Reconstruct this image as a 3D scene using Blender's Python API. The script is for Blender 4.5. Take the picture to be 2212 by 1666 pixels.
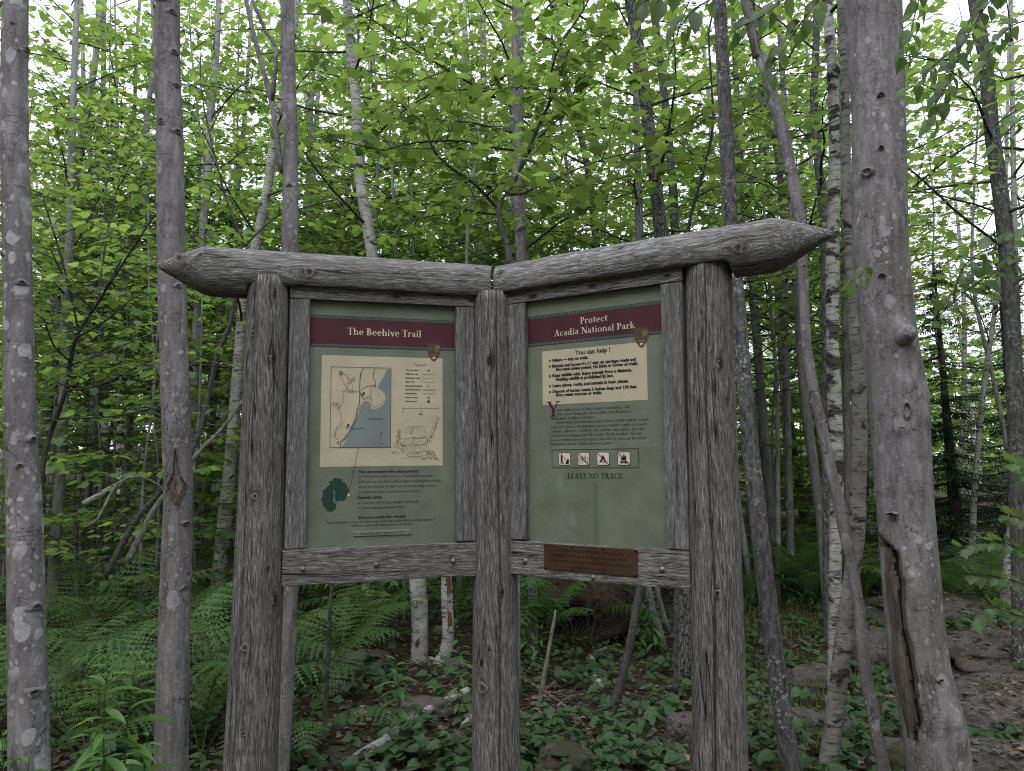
import bpy, bmesh, math, random
import numpy as np
from mathutils import Matrix, Vector, noise

for _o in list(bpy.data.objects):
    bpy.data.objects.remove(_o)
SC = bpy.context.scene
COL = SC.collection
RNG = random.Random(11)
NP = np.random.default_rng(5)
rad = math.radians

# ------------------------------------------------------------------ camera
PITCH, ROLL, EYE = rad(6.5625), rad(0.90486), 1.6
_cp, _sp = math.cos(PITCH), math.sin(PITCH)
_f = Vector((0, _cp, _sp)); _u0 = Vector((0, -_sp, _cp)); _r0 = Vector((1, 0, 0))
_r = math.cos(ROLL) * _r0 - math.sin(ROLL) * _u0
_u = math.cos(ROLL) * _u0 + math.sin(ROLL) * _r0
cam_data = bpy.data.cameras.new('camera')
cam_data.sensor_fit = 'HORIZONTAL'
cam_data.sensor_width = 36
cam_data.lens = 36 * 0.70
cam_data.clip_start = 0.05
cam_data.clip_end = 600
cam = bpy.data.objects.new('camera', cam_data)
COL.objects.link(cam)
cam.matrix_world = Matrix(((_r.x, _u.x, -_f.x, 0), (_r.y, _u.y, -_f.y, 0), (_r.z, _u.z, -_f.z, EYE), (0, 0, 0, 1)))
SC.camera = cam

# ------------------------------------------------------------------ overcast sky, soft sun, exposure
SUN_EL, SUN_ROT = rad(58), rad(200)
world = bpy.data.worlds.new('World')
SC.world = world
world.use_nodes = True
nt = world.node_tree
nt.nodes.clear()
w_out = nt.nodes.new('ShaderNodeOutputWorld')
w_bg = nt.nodes.new('ShaderNodeBackground')
w_sky = nt.nodes.new('ShaderNodeTexSky')
w_sky.sky_type = 'NISHITA'
w_sky.sun_disc = False
w_sky.sun_elevation = SUN_EL
w_sky.sun_rotation = SUN_ROT
w_sky.air_density = 1.0
w_sky.dust_density = 3.0
w_mix = nt.nodes.new('ShaderNodeMix'); w_mix.data_type = 'RGBA'
w_mix.inputs[0].default_value = 0.90            # closed cloud cover over the clear sky
w_mix.inputs[7].default_value = (10.3, 11.0, 12.8, 1)
nt.links.new(w_sky.outputs[0], w_mix.inputs[6])
nt.links.new(w_mix.outputs[2], w_bg.inputs[0])
w_bg.inputs[1].default_value = 0.10
nt.links.new(w_bg.outputs[0], w_out.inputs[0])
sun_l = bpy.data.lights.new('sun', 'SUN')
sun_l.energy = 0.6
sun_l.angle = rad(40)
sun_l.color = (1, 0.97, 0.92)
sun = bpy.data.objects.new('sun', sun_l)
COL.objects.link(sun)
sun.rotation_euler = (math.pi / 2 - SUN_EL, 0, math.pi - SUN_ROT)
SC.view_settings.view_transform = 'Standard'
SC.view_settings.look = 'None'
SC.view_settings.gamma = 1
SC.view_settings.use_curve_mapping = False
SC.view_settings.exposure = 1.08
SC.cycles.max_bounces = 6
SC.cycles.diffuse_bounces = 3
SC.cycles.transmission_bounces = 3
SC.cycles.filter_width = 1.05
SC.cycles.denoising_prefilter = 'NONE'
SC.cycles.caustics_reflective = False
SC.cycles.caustics_refractive = False
SC.cycles.glossy_bounces = 2
SC.cycles.use_denoising = True

# ------------------------------------------------------------------ helpers
FPX = 0.70 * 2212


def pray(px, py):
    return _f + _r * ((px - 1106) / FPX) - _u * ((py - 833) / FPX)


def at(px, py, Y):
    """World point seen at a picture position (2212 px wide survey of the photo) at distance Y."""
    d = pray(px, py)
    return Vector((0, 0, EYE)) + d * (Y / d.y)


def gz(x, y):
    """Height of the forest floor."""
    h = 0.05 * noise.noise((x * 0.6, y * 0.6, 3.1)) + 0.10 * noise.noise((x * 0.17, y * 0.17, 7.7))
    t = min(1, max(0, (y - 2) / 4))
    h *= t
    if y > 12:
        h += min(y - 12, 60) * (0.07 if x < 0 else 0.07 - 0.05 * min(1, x / 6))
    return h


def gp(px, py):
    """Where a picture position meets the floor."""
    Y = 3.0
    best = None
    d = pray(px, py)
    while Y < 60:
        p = Vector((0, 0, EYE)) + d * (Y / d.y)
        if p.z <= gz(p.x, p.y):
            return Vector((p.x, p.y, gz(p.x, p.y)))
        Y += 0.05
    return Vector((p.x, p.y, gz(p.x, p.y)))


def tag(o, label=None, cat=None, group=None, kind=None):
    if label: o['label'] = label
    if cat: o['category'] = cat
    if group: o['group'] = group
    if kind: o['kind'] = kind
    return o


def empty(name, loc, label=None, cat=None, group=None, rz=0):
    o = bpy.data.objects.new(name, None)
    COL.objects.link(o)
    o.empty_display_size = 0.1
    o.location = loc
    o.rotation_euler = (0, 0, rz)
    return tag(o, label, cat, group)


def link(name, me, parent=None, loc=None, rot=None, scale=None, mw=None):
    o = bpy.data.objects.new(name, me)
    COL.objects.link(o)
    if parent is not None: o.parent = parent
    if mw is not None: o.matrix_local = mw
    if loc is not None: o.location = loc
    if rot is not None: o.rotation_euler = rot
    if scale is not None: o.scale = scale if hasattr(scale, '__len__') else (scale,) * 3
    return o


def make_mesh(name, verts, faces, mats, smooth=True, midx=None):
    me = bpy.data.meshes.new(name)
    me.from_pydata([tuple(v) for v in verts], [], faces)
    for m in (mats if isinstance(mats, (list, tuple)) else [mats]):
        me.materials.append(m)
    if midx is not None:
        me.polygons.foreach_set('material_index', midx)
    if smooth:
        me.polygons.foreach_set('use_smooth', [True] * len(me.polygons))
    me.update()
    return me


def tri_mesh(name, V, T, mats, tint=None, midx=None, smooth=False):
    """Fast mesh from numpy vertices and triangles, with a per-vertex 'tint'."""
    V = np.asarray(V, np.float32); T = np.asarray(T, np.int32)
    me = bpy.data.meshes.new(name)
    me.vertices.add(len(V)); me.vertices.foreach_set('co', V.ravel())
    me.loops.add(T.size); me.loops.foreach_set('vertex_index', T.ravel())
    me.polygons.add(len(T)); me.polygons.foreach_set('loop_start', np.arange(0, T.size, 3, dtype=np.int32))
    for m in (mats if isinstance(mats, (list, tuple)) else [mats]):
        me.materials.append(m)
    if midx is not None: me.polygons.foreach_set('material_index', np.asarray(midx, np.int32))
    if smooth: me.polygons.foreach_set('use_smooth', np.ones(len(T), bool))
    if tint is not None:
        a = me.attributes.new('tint', 'FLOAT', 'POINT')
        a.data.foreach_set('value', np.asarray(tint, np.float32))
    me.update(); me.validate()
    return me


def spline(pts, step):
    """Catmull-Rom resampling of (Vector, radius) pairs."""
    out = []
    n = len(pts)
    for i in range(n - 1):
        p0, p1, p2, p3 = pts[max(0, i - 1)], pts[i], pts[i + 1], pts[min(n - 1, i + 2)]
        k = max(1, int(math.ceil((p2[0] - p1[0]).length / step)))
        for j in range(k):
            t = j / k
            q = 0.5 * ((2 * p1[0]) + (p2[0] - p0[0]) * t + (2 * p0[0] - 5 * p1[0] + 4 * p2[0] - p3[0]) * t * t + (3 * p1[0] - p0[0] - 3 * p2[0] + p3[0]) * t ** 3)
            out.append((q, p1[1] + (p2[1] - p1[1]) * t))
    out.append(pts[-1])
    return out


def tube(pts, sides, rnoise=0.0, nscale=3.0, cap=True, seed=0.0, fn=None):
    """Tube along (Vector, radius) pairs; fn(angle, i, r) may reshape the radius. Returns verts, faces."""
    V, F = [], []
    n = len(pts)
    ref = Vector((0, -1, 0.01))
    for i, (p, r) in enumerate(pts):
        d = (pts[min(n - 1, i + 1)][0] - pts[max(0, i - 1)][0]).normalized()
        e1 = (ref - d * ref.dot(d))
        if e1.length < 1e-4: e1 = Vector((1, 0, 0)) - d * d.x
        e1.normalize()
        ref = e1
        e2 = d.cross(e1)
        for k in range(sides):
            a = 2 * math.pi * k / sides
            dirv = e1 * math.cos(a) + e2 * math.sin(a)
            rr = r
            if rnoise: rr *= 1 + rnoise * noise.noise((p + dirv * r * 1.5) * nscale + Vector((seed, seed * 2, 0)))
            if fn: rr = fn(a, i, rr, p)
            V.append(p + dirv * rr)
    for i in range(n - 1):
        for k in range(sides):
            k2 = (k + 1) % sides
            F.append((i * sides + k, i * sides + k2, (i + 1) * sides + k2, (i + 1) * sides + k))
    if cap:
        F.append(tuple(range(sides - 1, -1, -1)))
        F.append(tuple(range((n - 1) * sides, n * sides)))
    return V, F


class Geo:
    """Collects polygons for one mesh."""
    def __init__(s): s.V = []; s.F = []; s.M = []
    def add(s, V, F, m=0):
        o = len(s.V); s.V += [tuple(v) for v in V]
        s.F += [tuple(i + o for i in f) for f in F]; s.M += [m] * len(F)
    def build(s, name, mats, smooth=True): return make_mesh(name, s.V, s.F, mats, smooth, s.M)


# ------------------------------------------------------------------ materials
class N:
    """Small node-tree writer."""
    def __init__(s, name):
        s.m = bpy.data.materials.new(name); s.m.use_nodes = True
        s.t = s.m.node_tree; s.t.nodes.clear()
        s.out = s.t.nodes.new('ShaderNodeOutputMaterial')
    def n(s, typ, ins=None, **kw):
        x = s.t.nodes.new('ShaderNode' + typ)
        for k, v in kw.items(): setattr(x, k, v)
        for k, v in (ins or {}).items():
            sock = x.inputs[k]
            if isinstance(v, bpy.types.NodeSocket): s.t.links.new(v, sock)
            else: sock.default_value = v
        return x
    def val(s, op, a, b=0.0, c=0.0, clamp=False):
        return s.n('Math', {0: a, 1: b, 2: c}, operation=op, use_clamp=clamp).outputs[0]
    def vec(s, op, a, b=(0, 0, 0)):
        return s.n('VectorMath', {0: a, 1: b}, operation=op).outputs[0]
    def vscale(s, a, f): return s.n('VectorMath', {0: a, 3: f}, operation='SCALE').outputs[0]
    def mapsc(s, v, sc): return s.n('Mapping', {'Vector': v, 'Scale': sc}).outputs[0]
    def noise(s, v, scale=1, detail=4, rough=.55, dist=0.0):
        return s.n('TexNoise', {'Vector': v, 'Scale': scale, 'Detail': detail, 'Roughness': rough, 'Distortion': dist}).outputs[0]
    def ramp(s, f, stops, interp='LINEAR'):
        x = s.n('ValToRGB', {0: f}); cr = x.color_ramp; cr.interpolation = interp
        while len(cr.elements) > len(stops): cr.elements.remove(cr.elements[-1])
        while len(cr.elements) < len(stops): cr.elements.new(0.5)
        for e, (p, c) in zip(cr.elements, stops):
            e.position = p; e.color = (*c, 1) if len(c) == 3 else c
        return x.outputs[0]
    def lin(s, f, a, b): return s.n('MapRange', {0: f, 1: a, 2: b, 3: 0.0, 4: 1.0}).outputs[0]
    def mix(s, f, a, b, blend='MIX'):
        x = s.n('Mix', data_type='RGBA', blend_type=blend)
        for i, v in ((0, f), (6, a), (7, b)):
            if isinstance(v, bpy.types.NodeSocket): s.t.links.new(v, x.inputs[i])
            else: x.inputs[i].default_value = v if i == 0 else (*v[:3], 1)
        return x.outputs[2]
    def surf(s, col, rough=.8, height=None, bump=.4, dist=.01, spec=.25, metallic=0.0):
        p = s.n('BsdfPrincipled', {'Base Color': col if not isinstance(col, tuple) else (*col, 1), 'Roughness': rough, 'Specular IOR Level': spec, 'Metallic': metallic})
        if height is not None:
            b = s.n('Bump', {'Height': height, 'Strength': bump, 'Distance': dist})
            s.t.links.new(b.outputs[0], p.inputs['Normal'])
        s.t.links.new(p.outputs[0], s.out.inputs[0])
        return s.m
    def obj(s, rnd=True):
        tc = s.n('TexCoord').outputs['Object']
        if not rnd: return tc
        r = s.n('ObjectInfo').outputs['Random']
        return s.vec('ADD', tc, s.n('CombineXYZ', {0: s.val('MULTIPLY', r, 37.0), 1: s.val('MULTIPLY', r, 91.0), 2: s.val('MULTIPLY', r, 53.0)}).outputs[0])


def flat(name, col, rough=.7, spec=.2, metallic=0.0, var=.12, scale=30):
    b = N(name)
    n = b.noise(b.obj(), scale, 5, .6)
    c = b.mix(b.lin(n, .3, .7), tuple(x * (1 - var) for x in col), tuple(x * (1 + var) for x in col))
    return b.surf(c, rough, spec=spec, metallic=metallic)


def wood(name, axis, knots=(), light=(.30, .28, .275), dark=(.05, .043, .04), crack=1.0):
    """Weathered timber; the grain runs along the object's own axis, bending round its knots."""
    b = N(name)
    p = b.obj(rnd=not knots)
    ring = None
    for (k, s) in knots:
        d = b.vec('SUBTRACT', p, tuple(k))
        e = tuple(0.45 if i == 'XYZ'.index(axis) else 1.0 for i in range(3))
        ln = b.n('VectorMath', {0: b.vec('MULTIPLY', d, e)}, operation='LENGTH').outputs['Value']
        w = b.val('DIVIDE', 1.0, b.val('ADD', 1.0, b.val('POWER', b.val('DIVIDE', ln, s * 1.35), 4.0)))
        p = b.vec('SUBTRACT', p, b.vscale(d, b.val('MULTIPLY', w, .6)))
        q = b.val('SUBTRACT', 1.0, b.lin(ln, s * .30, s * .62))
        rr = b.val('MULTIPLY', b.val('SUBTRACT', 1.0, b.lin(ln, s * .5, s * 1.5)), b.val('ADD', .5, b.val('MULTIPLY', .5, b.val('SINE', b.val('MULTIPLY', ln, 6.2 / (s * .26))))))
        ring = (q, rr) if ring is None else (b.val('MAXIMUM', ring[0], q), b.val('MAXIMUM', ring[1], rr))
    sc = lambda g, c: tuple(g if i == 'XYZ'.index(axis) else c for i in range(3))
    n1 = b.noise(b.mapsc(p, sc(8, 130)), 1, 7, .72, .15)
    n2 = b.noise(b.mapsc(p, sc(16, 330)), 1, 3, .7)
    n3 = b.noise(b.mapsc(p, sc(2.0, 12)), 1, 5, .65)
    n4 = b.noise(b.mapsc(p, sc(.55, 19)), 1, 3, .5, .1)
    n5 = b.noise(b.mapsc(p, sc(45, 190)), 1, 4, .7)
    n6 = b.noise(b.mapsc(p, sc(20, 190)), 1, 4, .65)
    mid = tuple((x * .5 + y * .5) for x, y in zip(light, dark))
    c = b.ramp(n1, [(.32, dark), (.46, mid), (.66, light)])
    c = b.mix(b.val('MULTIPLY', b.lin(n6, .54, .66), .7), c, tuple(min(1, x * 1.7) for x in light))
    c = b.mix(b.val('MULTIPLY', b.lin(n6, .46, .36), .75), c, tuple(x * .75 for x in dark))
    c = b.mix(b.val('MULTIPLY', b.lin(n2, .47, .34), .6), c, dark)
    c = b.mix(b.val('MULTIPLY', b.lin(n5, .50, .34), .6), c, dark)
    c = b.mix(b.val('MULTIPLY', b.lin(n3, .46, .68), .5), c, (.092, .078, .068))
    ck = b.val('ABSOLUTE', b.val('SUBTRACT', n4, .5))
    ckm = b.val('MULTIPLY', b.val('SUBTRACT', 1.0, b.lin(ck, .003, .010)), b.val('MULTIPLY', b.lin(n3, .38, .55), .95 * crack))
    c = b.mix(ckm, c, (.012, .010, .010))
    h = b.val('ADD', n1, b.val('MULTIPLY', n2, .6))
    h = b.val('SUBTRACT', h, b.val('MULTIPLY', ckm, .9))
    if ring is not None:
        c = b.mix(b.val('MULTIPLY', ring[1], .6), c, (.06, .045, .036))
        c = b.mix(b.val('MULTIPLY', ring[0], .9), c, (.022, .015, .012))
    return b.surf(c, .9, h, .9, .007, .10)


def bark(name, kind):
    b = N(name)
    p = b.obj()
    warp = b.vec('ADD', p, b.vscale(b.vec('SUBTRACT', b.n('TexNoise', {'Vector': p, 'Scale': 14.0, 'Detail': 3.0}).outputs[1], (.5, .5, .5)), .05))
    if kind in ('maple', 'lichen_maple', 'pale_lit_maple'):
        lots = kind == 'lichen_maple'
        n1 = b.noise(b.mapsc(p, (26, 26, 5)), 1, 6, .65)
        n2 = b.noise(p, 3.0, 4, .6)
        c = b.ramp(n1, [(.28, (.100, .089, .091)), (.5, (.208, .187, .192)), (.70, (.315, .288, .297))] if kind != 'pale_lit_maple' else [(.28, (.15, .14, .14)), (.5, (.29, .272, .272)), (.70, (.42, .40, .40))])  # paler copy for back trunks, brightened to stand for light on them
        c = b.mix(b.val('MULTIPLY', b.lin(n2, .42, .7), .55), c, (.125, .108, .100))
        lw = b.noise(b.mapsc(p, (5, 5, 46)), 1, 4, .6, .4)
        wr = b.val('MULTIPLY', b.val('SUBTRACT', 1.0, b.lin(b.val('ABSOLUTE', b.val('SUBTRACT', lw, .5)), .002, .012)), b.lin(b.noise(p, 8, 2, .5), .50, .62))
        c = b.mix(b.val('MULTIPLY', wr, .7), c, (.035, .03, .03))
        msk = None
        for s, t, r in (((15, .22, .55), (34, .30, .46), (9, .55, .50)) if lots else ((22, .45, .46), (46, .35, .44), (11, .74, .40))):
            v = b.n('TexVoronoi', {'Vector': b.mapsc(warp, (1, 1, .75)), 'Scale': float(s), 'Randomness': 1.0})
            cell = b.n('SeparateColor', {0: v.outputs['Color']}).outputs[0]
            rr = b.val('MULTIPLY', b.val('SUBTRACT', cell, t), r / (1 - t))
            k = b.lin(b.val('SUBTRACT', rr, v.outputs['Distance']), -.01, .05)
            msk = k if msk is None else b.val('MAXIMUM', msk, k)
        msk = b.val('MULTIPLY', msk, b.lin(b.noise(p, 2.6, 4, .65), .36 if lots else .45, .50 if lots else .60))
        pale = b.mix(b.lin(b.noise(warp, 40, 4, .7), .35, .65), (.34, .315, .33), (.54, .50, .525))
        v = b.n('TexVoronoi', {'Vector': b.mapsc(warp, (1, 1, .22)), 'Scale': 30.0}, feature='DISTANCE_TO_EDGE')
        fis = b.val('MULTIPLY', b.val('SUBTRACT', 1.0, b.lin(v.outputs['Distance'], .005, .05)), b.lin(b.noise(p, 5, 3, .6), .48, .62))
        c = b.mix(b.val('MULTIPLY', fis, .75), c, (.030, .026, .026))
        sp = b.noise(p, 75, 3, .7)
        c = b.mix(b.val('MULTIPLY', b.lin(sp, .56, .66), .45), c, (.36, .345, .345))
        c = b.mix(b.val('MULTIPLY', b.lin(sp, .42, .32), .5), c, (.08, .07, .068))
        c = b.mix(b.val('MULTIPLY', msk, .80 if lots else .62), c, pale)
        h = b.val('ADD', b.val('ADD', b.val('MULTIPLY', n1, .5), b.val('MULTIPLY', msk, .35)), b.val('MULTIPLY', wr, -.6))
        return b.surf(c, .88, h, .6, .006, .12)
    if kind in ('birch', 'black_birch', 'grey_birch'):
        big = kind == 'black_birch'; grey = kind == 'grey_birch'
        n1 = b.noise(b.mapsc(p, (10, 10, 75)), 1, 5, .65)
        n2 = b.noise(b.mapsc(p, (5, 5, 9)), 1, 5, .62, .6)
        c = b.mix(b.lin(b.noise(p, 7, 5, .6), .3, .7), (.14, .128, .12) if grey else (.30, .275, .26), (.31, .293, .28) if grey else (.52, .50, .48))
        c = b.mix(b.val('MULTIPLY', b.lin(n1, .55, .61), .85), c, (.05, .04, .038))
        c = b.mix(b.val('MULTIPLY', b.lin(n1, .44, .36), .5), c, (.27, .21, .17))
        dk = b.lin(n2, .52 if big else (.545 if grey else .585), .57 if big else (.60 if grey else .63))
        pk = b.lin(b.noise(b.mapsc(p, (14, 14, 30)), 1, 5, .7), .56, .60)
        c = b.mix(b.val('MULTIPLY', pk, .6), c, (.12, .095, .08))
        c = b.mix(dk, c, b.mix(b.lin(n1, .4, .6), (.018, .016, .016), (.09, .08, .078)))
        h = b.val('ADD', n1, b.val('MULTIPLY', b.noise(p, 60, 4, .7), .5))
        return b.surf(c, .8, h, .6, .006, .15)
    if kind == 'speckled':
        n1 = b.noise(b.mapsc(p, (46, 46, 16)), 1, 6, .7)
        c = b.ramp(n1, [(.35, (.042, .038, .038)), (.52, (.118, .108, .109)), (.70, (.20, .186, .188))])
        v = b.n('TexVoronoi', {'Vector': warp, 'Scale': 55.0})
        cell = b.n('SeparateColor', {0: v.outputs['Color']}).outputs[0]
        k = b.val('MULTIPLY', b.lin(b.val('SUBTRACT', b.val('MULTIPLY', cell, .62), v.outputs['Distance']), .0, .1), b.lin(b.noise(p, 3.5, 3, .6), .40, .56))
        c = b.mix(b.val('MULTIPLY', k, .8), c, (.36, .355, .355))
        h = b.val('ADD', n1, b.val('MULTIPLY', k, .2))
        return b.surf(c, .92, h, .9, .010, .1)
    if kind == 'furrowed':
        v = b.n('TexVoronoi', {'Vector': b.mapsc(warp, (1, 1, .3)), 'Scale': 42.0}, feature='DISTANCE_TO_EDGE')
        n1 = b.noise(p, 30, 6, .7)
        e = b.lin(b.val('ADD', v.outputs['Distance'], b.val('MULTIPLY', b.val('SUBTRACT', b.noise(p, 26, 4, .7), .5), .22)), -.02, .12)
        c = b.mix(e, (.048, .042, .041), b.mix(b.lin(n1, .35, .65), (.11, .10, .10), (.25, .235, .237)))
        return b.surf(c, .92, b.val('ADD', e, b.val('MULTIPLY', n1, .4)), 1.0, .015, .1)
    if kind == 'twig':
        n1 = b.noise(b.mapsc(p, (30, 30, 30)), 1, 4, .6)
        return b.surf(b.ramp(n1, [(.35, (.042, .037, .036)), (.65, (.115, .105, .103))]), .85, n1, .4, .003, .15)
    if kind == 'dead':
        n1 = b.noise(b.mapsc(p, (25, 25, 25)), 1, 6, .7)
        return b.surf(b.ramp(n1, [(.3, (.07, .06, .052)), (.5, (.20, .175, .16)), (.7, (.33, .305, .29))]), .85, n1, .5, .004, .15)


def leafmat(name, top, thru, var=.35, gloss=.06):
    """Leaf blade: reflects on the lit side and lets light through; 'tint' varies blade by blade."""
    b = N(name)
    a = b.n('Attribute', attribute_name='tint').outputs['Fac']
    r = b.n('ObjectInfo').outputs['Random']
    k = b.val('ADD', b.val('MULTIPLY', b.val('ADD', a, -.5), 2 * var), b.val('ADD', 1.0, b.val('MULTIPLY', b.val('ADD', r, -.5), .34)))
    hue = b.lin(a, .80, 1.0)
    c1 = b.vscale(b.mix(b.val('MULTIPLY', hue, .5), top, (top[0] * 2.0, top[1] * 1.25, top[2] * .9)), k)
    c2 = b.vscale(b.mix(b.val('MULTIPLY', hue, .5), thru, (thru[0] * 1.5, thru[1] * 1.05, thru[2] * .8)), k)
    d = b.n('BsdfDiffuse', {'Color': c1}).outputs[0]
    t = b.n('BsdfTranslucent', {'Color': c2}).outputs[0]
    g = b.n('BsdfGlossy', {'Color': (.5, .5, .5, 1), 'Roughness': .42}).outputs[0]
    s = b.n('AddShader', {0: d, 1: t}).outputs[0]
    s = b.n('MixShader', {0: gloss, 1: s, 2: g}).outputs[0]
    b.t.links.new(s, b.out.inputs[0])
    return b.m


M = {}
for k in ('maple', 'lichen_maple', 'pale_lit_maple', 'grey_birch', 'birch', 'black_birch', 'speckled', 'furrowed', 'twig', 'dead'):
    M[k] = bark(k + '_bark', k)
M['leaf'] = leafmat('maple_leaf', (.062, .100, .028), (.160, .240, .045), .48)
M['leaf_birch'] = leafmat('birch_leaf', (.050, .088, .027), (.110, .165, .034), .4)
M['leaf_low'] = leafmat('understory_leaf', (.052, .090, .028), (.120, .175, .034), .45)
M['fern'] = leafmat('fern_leaf', (.050, .094, .028), (.085, .145, .028), .42)
M['rod'] = leafmat('goldenrod_leaf', (.060, .125, .030), (.085, .165, .025), .3)
M['cover'] = leafmat('cover_leaf', (.046, .086, .034), (.055, .10, .024), .45, .05)
M['grass'] = leafmat('grass_blade', (.105, .110, .040), (.08, .10, .03), .45)
M['needle'] = leafmat('spruce_needle', (.018, .036, .014), (.012, .025, .008), .35, .04)
M['litter'] = leafmat('dead_leaf', (.125, .100, .085), (.04, .028, .018), .65, .06)
M['scar_wood'] = wood('scar_wood', 'Z', light=(.20, .135, .095), dark=(.035, .022, .016), crack=.6)

# ------------------------------------------------------------------ book-face serif lettering drawn from strokes
XH = .65


class Glyph:
    def __init__(s): s.P = []
    def bar(s, x0, x1, y0, y1): s.P.append([(x0, y0), (x1, y0), (x1, y1), (x0, y1)]); return s
    def st(s, x, y0, y1, w=.15, sf='tb', o=.075, t=.05):
        s.bar(x, x + w, y0, y1)
        if 'b' in sf: s.bar(x - o, x + w + o, y0, y0 + t)
        if 't' in sf: s.bar(x - o, x + w + o, y1 - t, y1)
        if 'l' in sf: s.P.append([(x - o, y1 - t * 1.6), (x + w * .5, y1 - t * 1.2), (x + w * .5, y1), (x, y1 - t * .3)])
        if 'r' in sf: s.bar(x + w * .5, x + w + o, y0, y0 + t)
        return s
    def dg(s, x0, y0, x1, y1, w): s.P.append([(x0, y0), (x0 + w, y0), (x1 + w, y1), (x1, y1)]); return s
    def arc(s, cx, cy, rx, ry, a0, a1, wx=.14, wy=.055, n=14):
        for i in range(n):
            q = []
            for a, inn in ((i, 0), (i + 1, 0), (i + 1, 1), (i, 1)):
                t = math.radians(a0 + (a1 - a0) * a / n)
                X, Y = (rx - wx, ry - wy) if inn else (rx, ry)
                q.append((cx + X * math.cos(t), cy + Y * math.sin(t)))
            s.P.append(q if a1 > a0 else q[::-1])
        return s
    def dot(s, x, y, r=.085):
        s.P.append([(x + r * math.cos(i * math.pi / 5), y + r * math.sin(i * math.pi / 5)) for i in range(10)]); return s
    def w(s, adv): s.adv = adv; return s


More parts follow.
